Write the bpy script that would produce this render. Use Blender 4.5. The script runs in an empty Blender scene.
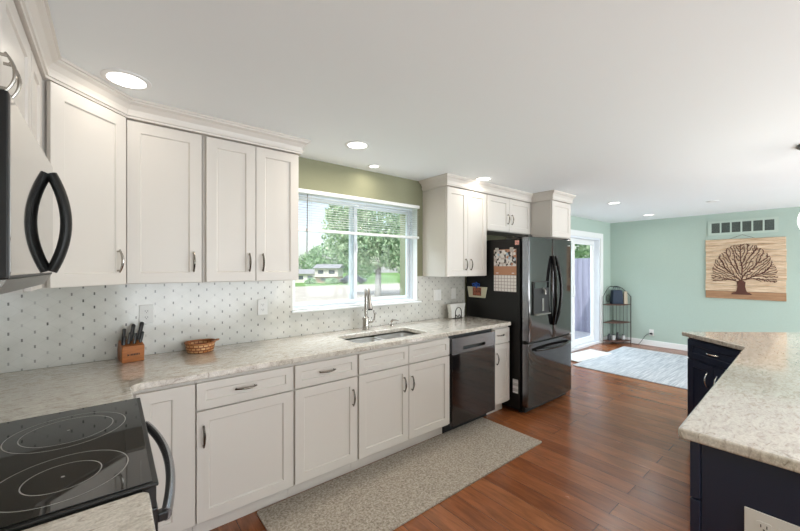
import bpy, bmesh, math, random
from mathutils import Vector, Matrix
R = math.radians
S = bpy.context.scene
C = S.collection
random.seed(7)

# ------------------------------------------------------------------ camera, sky, sun, exposure
cam_d = bpy.data.cameras.new('camera'); cam = bpy.data.objects.new('camera', cam_d); C.objects.link(cam)
cam_d.sensor_width = 36; cam_d.lens = 356.45/800*36; cam_d.shift_y = 0.0025; cam_d.clip_start = .05; cam_d.clip_end = 400
cam.location = (.6, -2.739, 1.462); cam.rotation_euler = (R(90), 0, R(51.006-90))
S.camera = cam
S.view_settings.view_transform = 'Standard'; S.view_settings.look = 'None'; S.view_settings.gamma = 1
S.view_settings.use_curve_mapping = False
S.view_settings.exposure = 0.07
W = bpy.data.worlds.new('sky'); S.world = W; W.use_nodes = True
wn = W.node_tree.nodes; wl = W.node_tree.links
bg = wn['Background']; sky = wn.new('ShaderNodeTexSky'); sky.sky_type = 'NISHITA'
sky.sun_disc = False; sky.sun_elevation = R(50); sky.sun_rotation = R(230); sky.air_density = 1.0; sky.dust_density = 3.0
hz = wn.new('ShaderNodeMix'); hz.data_type = 'RGBA'; hz.inputs[0].default_value = .55; hz.inputs[7].default_value = (3.2,3.15,3.1,1)
wl.new(sky.outputs[0], hz.inputs[6]); wl.new(hz.outputs[2], bg.inputs[0]); bg.inputs[1].default_value = 0.36
def lamp(name, typ, loc, energy, col=(1,1,1), rot=(0,0,0), parent=None, **kw):
    d = bpy.data.lights.new(name, typ); d.energy = energy; d.color = col
    for k, v in kw.items(): setattr(d, k, v)
    o = bpy.data.objects.new(name, d); C.objects.link(o); o.location = loc; o.rotation_euler = rot
    if parent: o.parent = parent
    return o
lamp('sun', 'SUN', (0,-20,30), 3.2, (1,.96,.9), (R(42), 0, R(-62)), angle=R(1))
# unseen fill lamps added inside the back-wall windows, standing in for daylight from outside
for wx, fill_w, upfill_w in ((2.45, 34, 92), (6.4, 80, 145)):
    lamp('fill_back_window', 'AREA', (wx,-6.34,1.35), fill_w, (.84,.92,1), (R(90),0,0), shape='RECTANGLE', size=3.3, size_y=1.7)
    lamp('upfill_back_window', 'AREA', (wx,-6.15,.75), upfill_w, (.90,.95,1), (R(135),0,0), shape='RECTANGLE', size=3.3, size_y=1.3)
# fill lamps added outside, above the view, brightening counter and floor like sky light
lamp('fill_kitchen_window', 'AREA', (2.38,.95,2.95), 130, (.80,.90,1), (R(-37),0,0), shape='RECTANGLE', size=1.8, size_y=1.0)
lamp('fill_patio_door', 'AREA', (6.95,1.25,3.05), 130, (.80,.90,1), (R(-37),0,0), shape='RECTANGLE', size=2.2, size_y=1.2)
LAMP_W = 7.0
CEIL = 2.353

# ------------------------------------------------------------------ materials
MATS = {}
def nodes_of(m): return m.node_tree.nodes, m.node_tree.links
def mat(name, col, rough=.5, metal=0, spec=.5, emit=None, estr=0, noise=None, bump=None, coat=0):
    """noise=(scale, amount[, stretch xyz]) multiplies the base colour; bump=(scale, strength)"""
    if name in MATS: return MATS[name]
    m = bpy.data.materials.new(name); m.use_nodes = True
    n, l = nodes_of(m); b = n['Principled BSDF']
    b.inputs['Base Color'].default_value = (*col, 1); b.inputs['Roughness'].default_value = rough
    b.inputs['Metallic'].default_value = metal; b.inputs['Specular IOR Level'].default_value = spec
    b.inputs['Coat Weight'].default_value = coat; b.inputs['Coat Roughness'].default_value = .05
    if emit: b.inputs['Emission Color'].default_value = (*emit, 1); b.inputs['Emission Strength'].default_value = estr
    if noise or bump:
        tc = n.new('ShaderNodeTexCoord'); mp = n.new('ShaderNodeMapping'); l.new(tc.outputs['Object'], mp.inputs[0])
        if noise and len(noise) > 2: mp.inputs['Scale'].default_value = noise[2]
    if noise:
        t = n.new('ShaderNodeTexNoise'); t.inputs['Scale'].default_value = noise[0]; t.inputs['Detail'].default_value = 5
        l.new(mp.outputs[0], t.inputs[0])
        r = n.new('ShaderNodeMapRange'); r.inputs[1].default_value = .3; r.inputs[2].default_value = .7
        r.inputs[3].default_value = 1-noise[1]; r.inputs[4].default_value = 1+noise[1]; l.new(t.outputs[0], r.inputs[0])
        mx = n.new('ShaderNodeVectorMath'); mx.operation = 'SCALE'; mx.inputs[0].default_value = col
        l.new(r.outputs[0], mx.inputs['Scale']); l.new(mx.outputs[0], b.inputs['Base Color'])
    if bump:
        t2 = n.new('ShaderNodeTexNoise'); t2.inputs['Scale'].default_value = bump[0]; t2.inputs['Detail'].default_value = 3
        l.new(mp.outputs[0], t2.inputs[0]); bp = n.new('ShaderNodeBump'); bp.inputs['Strength'].default_value = bump[1]
        bp.inputs['Distance'].default_value = .01; l.new(t2.outputs[0], bp.inputs['Height']); l.new(bp.outputs[0], b.inputs['Normal'])
    MATS[name] = m; return m
def ramp(n, stops):
    r = n.new('ShaderNodeValToRGB'); e = r.color_ramp.elements
    while len(e) < len(stops): e.new(.5)
    for x, (p, c) in zip(e, stops): x.position = p; x.color = (*c, 1)
    return r
def math_node(n, l, op, a, b=None, c=None):
    m = n.new('ShaderNodeMath'); m.operation = op
    for i, v in enumerate((a, b, c)):
        if v is None: continue
        if isinstance(v, (int, float)): m.inputs[i].default_value = v
        else: l.new(v, m.inputs[i])
    return m.outputs[0]

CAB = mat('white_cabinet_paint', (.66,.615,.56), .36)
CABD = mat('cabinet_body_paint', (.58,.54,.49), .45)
NAVY = mat('navy_cabinet_paint', (.012,.019,.043), .35)
WHITE = mat('white_paint', (.80,.81,.80), .4)
CEILM = mat('ceiling_paint', (.855,.885,.89), .9, spec=.1)
WALL_WARM = mat('wall_paint_warm_lit', (.26,.26,.17), .8, spec=.2, noise=(60,.02))  # one wall paint, with the warm kitchen light put into its colour
WALL_COOL = mat('wall_paint_cool_lit', (.42,.515,.455), .8, spec=.2, noise=(60,.02))  # same wall paint, with the cool dining daylight put into its colour
NICK = mat('brushed_nickel', (.42,.39,.35), .25, 1)
DNICK = mat('dark_nickel', (.20,.18,.155), .25, 1)
STEEL = mat('stainless_steel', (.70,.69,.67), .38, 1)
BLKSS = mat('black_stainless', (.095,.09,.09), .07, .9)
DWSS = mat('dishwasher_steel', (.085,.075,.075), .06, .9)
DWTOP = mat('dishwasher_panel_steel', (.30,.30,.32), .25, 1)
BLKH = mat('handle_black', (.035,.033,.033), .12, .9)
BLACK = mat('black_plastic', (.008,.008,.008), .3)
BLACKM = mat('black_matte', (.012,.012,.012), .55)
FSIDE = mat('fridge_side_paint', (.008,.0075,.007), .42, spec=.3)
GLASSB = mat('black_glass', (.006,.006,.006), .03, coat=.0, spec=.9)
MWGLASS = mat('microwave_mirror', (.50,.50,.49), .03, 1)
GREYM = mat('grey_metal', (.26,.25,.23), .35, .8)
RING = mat('burner_ring_print', (.35,.34,.32), .3)
IRON = mat('wrought_iron', (.03,.022,.018), .5, .3)
PLATE = mat('outlet_plastic', (.74,.73,.70), .35)
SLOT = mat('outlet_slot', (.05,.05,.05), .5)
VINYL = mat('white_vinyl', (.74,.78,.83), .35)
LENS = mat('light_lens', (1,1,1), .4, emit=(1,.96,.9), estr=2.6)
GLOBE = mat('lit_globe_glass', (1,1,1), .3, emit=(1,.97,.92), estr=1.3)
LABEL = mat('white_sticker', (.72,.72,.70), .5)

def glass_mat():
    m = bpy.data.materials.new('window_glass'); m.use_nodes = True; n, l = nodes_of(m); n.clear()
    o = n.new('ShaderNodeOutputMaterial'); t = n.new('ShaderNodeBsdfTransparent'); g = n.new('ShaderNodeBsdfGlossy')
    g.inputs['Roughness'].default_value = .01; lw = n.new('ShaderNodeLayerWeight'); lw.inputs[0].default_value = .5
    mx = n.new('ShaderNodeMixShader'); t.inputs[0].default_value = (.94,.97,.97,1)
    l.new(math_node(n, l, 'MULTIPLY_ADD', math_node(n, l, 'POWER', lw.outputs['Facing'], 5.0), .45, .008), mx.inputs[0]); l.new(t.outputs[0], mx.inputs[1]); l.new(g.outputs[0], mx.inputs[2]); l.new(mx.outputs[0], o.inputs[0])
    return m
GLASS = glass_mat()

def floor_mat():
    m = bpy.data.materials.new('hickory_plank_floor'); m.use_nodes = True; n, l = nodes_of(m); b = n['Principled BSDF']
    tc = n.new('ShaderNodeTexCoord'); mp = n.new('ShaderNodeMapping'); mp.inputs['Rotation'].default_value = (0,0,R(90))
    l.new(tc.outputs['Object'], mp.inputs[0])
    br = n.new('ShaderNodeTexBrick'); br.offset = .37; br.inputs['Scale'].default_value = 1; br.inputs['Brick Width'].default_value = 1.15
    br.inputs['Row Height'].default_value = .145; br.inputs['Mortar Size'].default_value = .0016; br.inputs['Mortar Smooth'].default_value = .3
    br.inputs['Color1'].default_value = (0,0,0,1); br.inputs['Color2'].default_value = (1,1,1,1); br.inputs['Mortar'].default_value = (.5,.5,.5,1)
    l.new(mp.outputs[0], br.inputs[0])
    cr = ramp(n, [(0,(.245,.074,.023)), (.35,(.28,.090,.029)), (.7,(.315,.106,.036)), (1,(.36,.130,.046))]); l.new(br.outputs['Color'], cr.inputs[0])
    # grain, different on each plank
    gm = n.new('ShaderNodeMapping'); gm.inputs['Scale'].default_value = (9,1.1,1); l.new(tc.outputs['Object'], gm.inputs[0])
    off = n.new('ShaderNodeVectorMath'); off.operation = 'MULTIPLY_ADD'; off.inputs[1].default_value = (13,7,5); l.new(br.outputs['Color'], off.inputs[0]); l.new(gm.outputs[0], off.inputs[2])
    no = n.new('ShaderNodeTexNoise'); no.inputs['Scale'].default_value = 2.4; no.inputs['Detail'].default_value = 8; no.inputs['Roughness'].default_value = .65; no.inputs['Distortion'].default_value = 1.2
    l.new(off.outputs[0], no.inputs[0])
    mr = n.new('ShaderNodeMapRange'); mr.inputs[1].default_value = .3; mr.inputs[2].default_value = .72; mr.inputs[3].default_value = .58; mr.inputs[4].default_value = 1.25; l.new(no.outputs[0], mr.inputs[0])
    sc = n.new('ShaderNodeVectorMath'); sc.operation = 'SCALE'; l.new(cr.outputs[0], sc.inputs[0]); l.new(mr.outputs[0], sc.inputs['Scale'])
    mx = n.new('ShaderNodeMix'); mx.data_type = 'RGBA'; l.new(br.outputs['Fac'], mx.inputs[0]); l.new(sc.outputs[0], mx.inputs[6]); mx.inputs[7].default_value = (.035,.014,.007,1)
    l.new(mx.outputs[2], b.inputs['Base Color'])
    rr = n.new('ShaderNodeMapRange'); rr.inputs[3].default_value = .17; rr.inputs[4].default_value = .32; l.new(no.outputs[0], rr.inputs[0]); l.new(rr.outputs[0], b.inputs['Roughness'])
    b.inputs['Specular IOR Level'].default_value = .7
    h = math_node(n, l, 'MULTIPLY_ADD', br.outputs['Fac'], -1.0, math_node(n, l, 'MULTIPLY', no.outputs[0], .35))
    bp = n.new('ShaderNodeBump'); bp.inputs['Strength'].default_value = .35; bp.inputs['Distance'].default_value = .006; l.new(h, bp.inputs['Height']); l.new(bp.outputs[0], b.inputs['Normal'])
    return m
FLOOR = floor_mat()

def stone_mat():
    m = bpy.data.materials.new('beige_quartz'); m.use_nodes = True; n, l = nodes_of(m); b = n['Principled BSDF']
    tc = n.new('ShaderNodeTexCoord'); mp = n.new('ShaderNodeMapping'); mp.inputs['Rotation'].default_value = (0,0,R(-28)); mp.inputs['Scale'].default_value = (1,2.6,1); l.new(tc.outputs['Object'], mp.inputs[0])
    a = n.new('ShaderNodeTexNoise'); a.inputs['Scale'].default_value = 16; a.inputs['Detail'].default_value = 9; a.inputs['Roughness'].default_value = .72; a.inputs['Distortion'].default_value = 1.5; l.new(mp.outputs[0], a.inputs[0])
    c = ramp(n, [(.33,(.27,.215,.165)), (.43,(.51,.455,.385)), (.54,(.645,.595,.52)), (.70,(.75,.71,.64))]); l.new(a.outputs[0], c.inputs[0])
    s = n.new('ShaderNodeTexNoise'); s.inputs['Scale'].default_value = 190; s.inputs['Detail'].default_value = 2; l.new(tc.outputs['Object'], s.inputs[0])
    r = n.new('ShaderNodeMapRange'); r.inputs[1].default_value = .35; r.inputs[2].default_value = .65; r.inputs[3].default_value = .88; r.inputs[4].default_value = 1.08; l.new(s.outputs[0], r.inputs[0])
    v = n.new('ShaderNodeVectorMath'); v.operation = 'SCALE'; l.new(c.outputs[0], v.inputs[0]); l.new(r.outputs[0], v.inputs['Scale']); l.new(v.outputs[0], b.inputs['Base Color'])
    b.inputs['Roughness'].default_value = .10; b.inputs['Specular IOR Level'].default_value = .6; b.inputs['Coat Weight'].default_value = .6; b.inputs['Coat Roughness'].default_value = .04
    return m
STONE = stone_mat()

def tile_mat(name, u0, flip):
    """white picket mosaic with small dark inset dots on a staggered lattice"""
    m = bpy.data.materials.new(name); m.use_nodes = True; n, l = nodes_of(m); b = n['Principled BSDF']
    tc = n.new('ShaderNodeTexCoord'); sp = n.new('ShaderNodeSeparateXYZ'); l.new(tc.outputs['Object'], sp.inputs[0])
    P, Q = .0975, .0785
    u = math_node(n, l, 'MULTIPLY_ADD', sp.outputs[1 if flip else 0], 1/P, -u0/P+100)
    v = math_node(n, l, 'MULTIPLY_ADD', sp.outputs[2], 1/Q, -1.271/Q+100)
    def lattice(o):
        uu = math_node(n, l, 'ADD', u, .5+o); vv = math_node(n, l, 'ADD', v, .5+o)
        du = math_node(n, l, 'ABSOLUTE', math_node(n, l, 'SUBTRACT', math_node(n, l, 'FRACT', uu), .5))
        dv = math_node(n, l, 'ABSOLUTE', math_node(n, l, 'SUBTRACT', math_node(n, l, 'FRACT', vv), .5))
        inn = math_node(n, l, 'MULTIPLY', math_node(n, l, 'LESS_THAN', du, .0037/P), math_node(n, l, 'LESS_THAN', dv, .0083/Q))
        cb = n.new('ShaderNodeCombineXYZ'); l.new(math_node(n, l, 'FLOOR', uu), cb.inputs[0]); l.new(math_node(n, l, 'FLOOR', vv), cb.inputs[1]); cb.inputs[2].default_value = o
        wn_ = n.new('ShaderNodeTexWhiteNoise'); wn_.noise_dimensions = '3D'; l.new(cb.outputs[0], wn_.inputs[0])
        return math_node(n, l, 'MULTIPLY', inn, math_node(n, l, 'MULTIPLY_ADD', wn_.outputs[0], .75, .25))
    d = math_node(n, l, 'ADD', lattice(0), lattice(.5))
    # zig-zag joints running through the dots
    tri = math_node(n, l, 'ABSOLUTE', math_node(n, l, 'SUBTRACT', math_node(n, l, 'FRACT', math_node(n, l, 'ADD', u, .5)), .5))
    z1 = math_node(n, l, 'FRACT', math_node(n, l, 'ADD', math_node(n, l, 'SUBTRACT', v, tri), .5))
    j1 = math_node(n, l, 'LESS_THAN', math_node(n, l, 'ABSOLUTE', math_node(n, l, 'SUBTRACT', z1, .5)), .018)
    z2 = math_node(n, l, 'FRACT', math_node(n, l, 'ADD', math_node(n, l, 'ADD', v, tri), .5))
    j2 = math_node(n, l, 'LESS_THAN', math_node(n, l, 'ABSOLUTE', math_node(n, l, 'SUBTRACT', z2, .5)), .018)
    j = math_node(n, l, 'MAXIMUM', j1, j2)
    no = n.new('ShaderNodeTexNoise'); no.inputs['Scale'].default_value = 9; no.inputs['Detail'].default_value = 4; l.new(tc.outputs['Object'], no.inputs[0])
    base = ramp(n, [(.3,(.56,.545,.495)), (.7,(.64,.625,.575))]); l.new(no.outputs[0], base.inputs[0])
    m1 = n.new('ShaderNodeMix'); m1.data_type = 'RGBA'; l.new(math_node(n, l, 'MULTIPLY', j, .16), m1.inputs[0]); l.new(base.outputs[0], m1.inputs[6]); m1.inputs[7].default_value = (.35,.34,.32,1)
    m2 = n.new('ShaderNodeMix'); m2.data_type = 'RGBA'; l.new(d, m2.inputs[0]); l.new(m1.outputs[2], m2.inputs[6]); m2.inputs[7].default_value = (.085,.085,.08,1)
    l.new(m2.outputs[2], b.inputs['Base Color']); b.inputs['Roughness'].default_value = .14
    # each small tile sits at a slightly different tilt
    vo = n.new('ShaderNodeTexVoronoi'); vo.inputs['Scale'].default_value = 20; l.new(tc.outputs['Object'], vo.inputs[0])
    bp = n.new('ShaderNodeBump'); bp.inputs['Strength'].default_value = .25; bp.inputs['Distance'].default_value = .002
    l.new(math_node(n, l, 'SUBTRACT', math_node(n, l, 'MULTIPLY', vo.outputs['Distance'], .7), j), bp.inputs['Height']); l.new(bp.outputs[0], b.inputs['Normal'])
    return m

def rug_mat(name, c0, c1, scale, stretch, bump=.6):
    m = bpy.data.materials.new(name); m.use_nodes = True; n, l = nodes_of(m); b = n['Principled BSDF']
    tc = n.new('ShaderNodeTexCoord'); mp = n.new('ShaderNodeMapping'); mp.inputs['Scale'].default_value = stretch; l.new(tc.outputs['Object'], mp.inputs[0])
    a = n.new('ShaderNodeTexNoise'); a.inputs['Scale'].default_value = scale; a.inputs['Detail'].default_value = 6; a.inputs['Roughness'].default_value = .75; l.new(mp.outputs[0], a.inputs[0])
    c = ramp(n, [(.36,c0), (.62,c1)]); l.new(a.outputs[0], c.inputs[0]); l.new(c.outputs[0], b.inputs['Base Color'])
    b.inputs['Roughness'].default_value = .95; b.inputs['Specular IOR Level'].default_value = .1
    f = n.new('ShaderNodeTexNoise'); f.inputs['Scale'].default_value = 160; l.new(tc.outputs['Object'], f.inputs[0])
    bp = n.new('ShaderNodeBump'); bp.inputs['Strength'].default_value = bump; bp.inputs['Distance'].default_value = .006; l.new(f.outputs[0], bp.inputs['Height']); l.new(bp.outputs[0], b.inputs['Normal'])
    return m

# ------------------------------------------------------------------ mesh builder and objects
class MB:
    def __init__(s): s.bm = bmesh.new(); s.M = Matrix.Identity(4)
    def at(s, M): s.M = M; return s
    def _v(s, p): return s.bm.verts.new(s.M @ Vector(p))
    def face(s, pts):
        try: return s.bm.faces.new([s._v(p) for p in pts])
        except ValueError: return None
    def box(s, a, b):
        (x0,y0,z0),(x1,y1,z1) = a, b
        v = [s._v(p) for p in ((x0,y0,z0),(x1,y0,z0),(x1,y1,z0),(x0,y1,z0),(x0,y0,z1),(x1,y0,z1),(x1,y1,z1),(x0,y1,z1))]
        for f in ((0,3,2,1),(4,5,6,7),(0,1,5,4),(1,2,6,5),(2,3,7,6),(3,0,4,7)): s.bm.faces.new([v[i] for i in f])
        return s
    def prism(s, poly, z0, z1, holes=(), frame=None):
        """extrude polygon (and holes) in local xy from z0 to z1; frame maps (x,y,z)->point"""
        fr = frame or (lambda x,y,z: (x,y,z))
        es = []; loops = []
        for lp in [poly, *holes]:
            vs = [s._v(fr(x,y,z0)) for x,y in lp]; loops.append(vs)
            es += [s.bm.edges.new((vs[i], vs[(i+1) % len(vs)])) for i in range(len(vs))]
        if holes:
            g = bmesh.ops.triangle_fill(s.bm, use_beauty=True, use_dissolve=False, edges=es)
            fs = [f for f in g['geom'] if isinstance(f, bmesh.types.BMFace)]
        else: fs = [s.bm.faces.new(loops[0])]
        off = (s.M.to_3x3() @ (Vector(fr(0,0,z1)) - Vector(fr(0,0,z0))))
        vmap = {}
        for lp in loops:
            for v in lp: vmap[v] = s.bm.verts.new(v.co + off)
        for f in fs: s.bm.faces.new([vmap[v] for v in reversed(f.verts)])
        for lp in loops:
            for i in range(len(lp)):
                a, b = lp[i], lp[(i+1) % len(lp)]; s.bm.faces.new((a, b, vmap[b], vmap[a]))
        return s
    def tube(s, pts, r, seg=8, closed=False, flat=1.0, rz=None):
        pts = [Vector(p) for p in pts]; rs = r if isinstance(r, (list, tuple)) else [r]*len(pts); N = len(pts); rings = []
        up = Vector(rz) if rz else Vector((0,0,1))
        prev = None
        for i, p in enumerate(pts):
            t = (pts[(i+1) % N] - pts[i-1]) if closed else (pts[min(i+1,N-1)] - pts[max(i-1,0)])
            t.normalize()
            if prev is None:
                a = up if abs(t.dot(up)) < .95 else Vector((1,0,0)); x = (a - t*a.dot(t)).normalized()
            else: x = (prev - t*prev.dot(t)).normalized()
            prev = x; y = t.cross(x)
            rings.append([s._v(p + (x*math.cos(k*2*math.pi/seg) + y*flat*math.sin(k*2*math.pi/seg))*rs[i]) for k in range(seg)])
        for i in range(N if closed else N-1):
            A, B = rings[i], rings[(i+1) % N]
            for k in range(seg): s.bm.faces.new((A[k], A[(k+1)%seg], B[(k+1)%seg], B[k]))
        if not closed: s.bm.faces.new(list(reversed(rings[0]))); s.bm.faces.new(rings[-1])
        return s
    def lathe(s, prof, c=(0,0,0), seg=32, sx=1, sy=1, loop=False):
        rings = []
        for r, z in prof:
            rings.append([s._v((c[0]+sx*r*math.cos(k*2*math.pi/seg), c[1]+sy*r*math.sin(k*2*math.pi/seg), c[2]+z)) for k in range(seg)] if r > 1e-6 else [s._v((c[0],c[1],c[2]+z))])
        if loop: rings.append(rings[0])
        for A, B in zip(rings, rings[1:]):
            for k in range(seg):
                q = [A[k % len(A)], A[(k+1) % len(A)], B[(k+1) % len(B)], B[k % len(B)]]; u = []
                [u.append(v) for v in q if v not in u]
                if len(u) > 2: s.bm.faces.new(u)
        for rg, fl in ((rings[0], True), (rings[-1], False)):
            if len(rg) > 1 and not loop: s.bm.faces.new(list(reversed(rg)) if fl else rg)
        return s
    def shaker(s, u0, u1, z0, z1, y, t=.02, st=.058, rec=.008, sr=None):
        """shaker panel facing -y in local frame: rails and stiles around a recessed field"""
        yf = y-t; sr = sr or st
        o = [(u0,z0),(u1,z0),(u1,z1),(u0,z1)]; i1 = [(u0+st,z0+st),(u1-sr,z0+st),(u1-sr,z1-st),(u0+st,z1-st)]
        e = .004; i2 = [(u0+st+e,z0+st+e),(u1-sr-e,z0+st+e),(u1-sr-e,z1-st-e),(u0+st+e,z1-st-e)]
        B = [s._v((a,y,b)) for a,b in o]; F = [s._v((a,yf,b)) for a,b in o]; I = [s._v((a,yf,b)) for a,b in i1]; J = [s._v((a,yf+rec,b)) for a,b in i2]
        nf = s.bm.faces.new
        nf(list(reversed(B))); nf(J)
        for k in range(4):
            q = (k+1) % 4
            nf((B[k],B[q],F[q],F[k])); nf((F[k],F[q],I[q],I[k])); nf((I[k],I[q],J[q],J[k]))
        return s
    def pull(s, u, z, y, length=.115, vertical=True, r=.0052):
        """arched cabinet pull in front of the face at y (local -y outward)"""
        pts = []
        for i in range(11):
            a = -1+2*i/10; d = .012+.018*(1-a*a); q = a*length/2
            pts.append((u,y-d,z+q) if vertical else (u+q,y-d,z))
        s.tube(pts, [r*(1.35-.5*abs(-1+2*i/10)) for i in range(11)], 8)
        for sg in (-1,1):
            q = sg*length*.43
            p = (u,y,z+q) if vertical else (u+q,y,z); e = Vector(p)+Vector((0,-.017,0)); s.tube([p, e], .0045, 8)
        return s
def root_matrix(p):
    M = Matrix.Identity(4)
    while p is not None:
        M = (Matrix.Translation(p.location) @ p.rotation_euler.to_matrix().to_4x4()) @ M; p = p.parent
    return M
def build(mb, name, m, parent=None, world=True, smooth=False, bevel=0, structure=False, origin=None, seg=2):
    bm = mb.bm
    bmesh.ops.recalc_face_normals(bm, faces=bm.faces)
    if parent is not None:
        if world: bmesh.ops.transform(bm, matrix=root_matrix(parent).inverted(), verts=bm.verts)
        loc = Vector((0,0,0))
    else:
        if origin is None:
            xs = [v.co for v in bm.verts]
            loc = Vector(((min(c.x for c in xs)+max(c.x for c in xs))/2, (min(c.y for c in xs)+max(c.y for c in xs))/2, min(c.z for c in xs)))
        else: loc = Vector(origin)
        bmesh.ops.translate(bm, vec=-loc, verts=bm.verts)
    me = bpy.data.meshes.new(name); bm.to_mesh(me); bm.free()
    o = bpy.data.objects.new(name, me); C.objects.link(o); o.location = loc
    if parent is not None: o.parent = parent
    for x in (m if isinstance(m, (list, tuple)) else [m]): me.materials.append(x)
    if smooth: me.polygons.foreach_set('use_smooth', [True]*len(me.polygons)); me.set_sharp_from_angle(angle=R(40))
    if bevel:
        bv = o.modifiers.new('bevel', 'BEVEL'); bv.width = bevel; bv.segments = seg; bv.limit_method = 'ANGLE'; bv.angle_limit = R(35)
    if structure: o['kind'] = 'structure'
    return o
def tag(o, label, cat, group=None):
    o['label'] = label; o['category'] = cat
    if group: o['group'] = group
    return o
def thing(name, label, cat, loc=(0,0,0), rotz=0, group=None):
    o = bpy.data.objects.new(name, None); C.objects.link(o); o.location = loc; o.rotation_euler = (0,0,rotz); o.empty_display_size = .1
    return tag(o, label, cat, group)
def dup(root, loc, rotz=None):
    r = root.copy(); C.objects.link(r); r.location = loc
    if rotz is not None: r.rotation_euler = (0,0,rotz)
    def rec(a, b):
        for ch in list(a.children):
            c = ch.copy(); C.objects.link(c); c.parent = b; rec(ch, c)
    rec(root, r); return r
def sroot(name, loc=(0,0,0)):
    o = bpy.data.objects.new(name, None); C.objects.link(o); o.location = loc; o['kind'] = 'structure'; return o
def rect(x0, y0, x1, y1): return [(x0,y0),(x1,y0),(x1,y1),(x0,y1)]
def rrect(x0, y0, x1, y1, r, n=6):
    out = []
    for cx, cy, a0 in ((x1-r,y0+r,-90),(x1-r,y1-r,0),(x0+r,y1-r,90),(x0+r,y0+r,180)):
        for k in range(n+1): a = R(a0+90*k/n); out.append((cx+r*math.cos(a), cy+r*math.sin(a)))
    return out
XZ = lambda x,y,z: (x,z,y)       # prism outline in x-z, extruded along y
YZ = lambda x,y,z: (z,x,y)       # prism outline in y-z, extruded along x

# ------------------------------------------------------------------ the setting
XL, XF, YB, YD, WT = .03, 8.43, -6.4, .18, .16
build(MB().box((XL-WT,YB-WT,-.12),(XF+WT,YD+WT,0)), 'floor', FLOOR, structure=True, origin=(0,0,0))
build(MB().box((XL-WT,YB-WT,CEIL),(XF+WT,YD+WT,CEIL+.15)), 'ceiling', CEILM, structure=True)
WX0, WX1, WZ0, WZ1 = 1.715, 3.045, 1.122, 2.075
wall_w = build(MB().prism(rect(XL-WT,0,5.12,CEIL), 0, YD+WT-.18+.12, [rect(WX0,WZ0,WX1,WZ1)], XZ), 'wall_window', WALL_WARM, structure=True, origin=(0,0,0))
build(MB().box((XL-WT,YB,0),(XL,-.0005,CEIL)), 'wall_left', WALL_WARM, structure=True)
DX0, DX1, DZ1 = 5.98, 7.93, 2.03
build(MB().prism([(5.121,0),(DX0,0),(DX0,DZ1),(DX1,DZ1),(DX1,0),(XF+WT,0),(XF+WT,CEIL),(5.121,CEIL)], YD, YD+WT, (), XZ), 'wall_dining', WALL_COOL, structure=True)
build(MB().box((XF,YB,0),(XF+WT,YD-.0005,CEIL)), 'wall_far', WALL_COOL, structure=True)
build(MB().prism(rect(XL-WT,0,XF+WT,CEIL), YB-WT, YB, [rect(.65,.45,4.25,2.2), rect(4.65,.45,8.15,2.2)], XZ), 'wall_back', WALL_COOL, structure=True)
def baseboard(name, a, b): build(MB().box(a, b), name, WHITE, structure=True, bevel=.004)
baseboard('baseboard_far', (XF-.015,YB,.001), (XF-.0005,YD-.002,.105))
baseboard('baseboard_back', (XL,YB+.0005,.001), (XF-.02,YB+.015,.105))
baseboard('baseboard_dining', (DX1+.10,YD-.015,.001), (XF-.016,YD-.0005,.105))
# back windows, added unseen behind the camera to let in light
for i, (x0,x1,z0,z1) in enumerate(((.65,4.25,.45,2.2),(4.65,8.15,.45,2.2))):
    w = sroot('window_%d' % (i+2), ((x0+x1)/2, YB-.08, z0))
    f = MB().prism(rect(x0+.001,z0+.001,x1-.001,z1-.001), YB-.11, YB-.05, [rect(x0+.06,z0+.06,(x0+x1)/2-.03,z1-.06), rect((x0+x1)/2+.03,z0+.06,x1-.06,z1-.06)], XZ)
    build(f, 'window_frame', VINYL, w)
    build(MB().box((x0+.05,YB-.083,z0+.05),(x1-.05,YB-.079,z1-.05)), 'pane', GLASS, w)
# tile
bs = MB().prism([(XL+.001,.9145),(3.775,.9145),(3.775,1.372),(WX1,1.372),(WX1,WZ0-.003),(WX0,WZ0-.003),(WX0,1.372),(XL+.001,1.372)], -.0075, -.0005, (), XZ)
t = build(bs, 'tile_backsplash', tile_mat('picket_mosaic_tile', .182, False), wall_w); t['kind'] = 'structure'
t = build(MB().box((XL+.0005,-2.4,.9145),(XL+.0075,-.009,1.372)), 'trim_3', tile_mat('picket_mosaic_tile_side', -.05, True), structure=True, origin=(0,0,0))

# window_1 : sliding sash in the kitchen
win = sroot('window_1', ((WX0+WX1)/2, .06, WZ0))
j = MB().prism(rect(WX0+.001,WZ0+.001,WX1-.001,WZ1-.001), -.003, .15, [rect(WX0+.008,WZ0+.008,WX1-.008,WZ1-.008)], XZ)
build(j, 'jamb', WHITE, win)
f = MB().prism(rect(WX0+.009,WZ0+.009,WX1-.009,WZ1-.009), .065, .125, [rect(WX0+.020,WZ0+.018,WX1-.020,WZ1-.025)], XZ)
build(f, 'window_frame', VINYL, win, bevel=.003)
MX = 2.335
for (a, b, yy) in ((WX0+.021, MX+.030, .068), (MX-.030, WX1-.021, .098)):
    s_ = MB().prism(rect(a,WZ0+.019,b,WZ1-.026), yy, yy+.026, [rect(a+.034,WZ0+.050,b-.034,WZ1-.058)], XZ)
    so = build(s_, 'sash', VINYL, win, bevel=.004)
    build(MB().box((a+.030,yy+.011,WZ0+.046),(b-.030,yy+.014,WZ1-.054)), 'pane', GLASS, so)
build(MB().box((MX+.01,.058,1.60),(MX+.028,.067,1.68)), 'latch', VINYL, win, bevel=.003)
build(MB().box((WX0-.015,-.040,WZ0-.018),(WX1+.03,-.0085,WZ0-.002)), 'window_sill', WHITE, win, bevel=.004)

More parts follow.
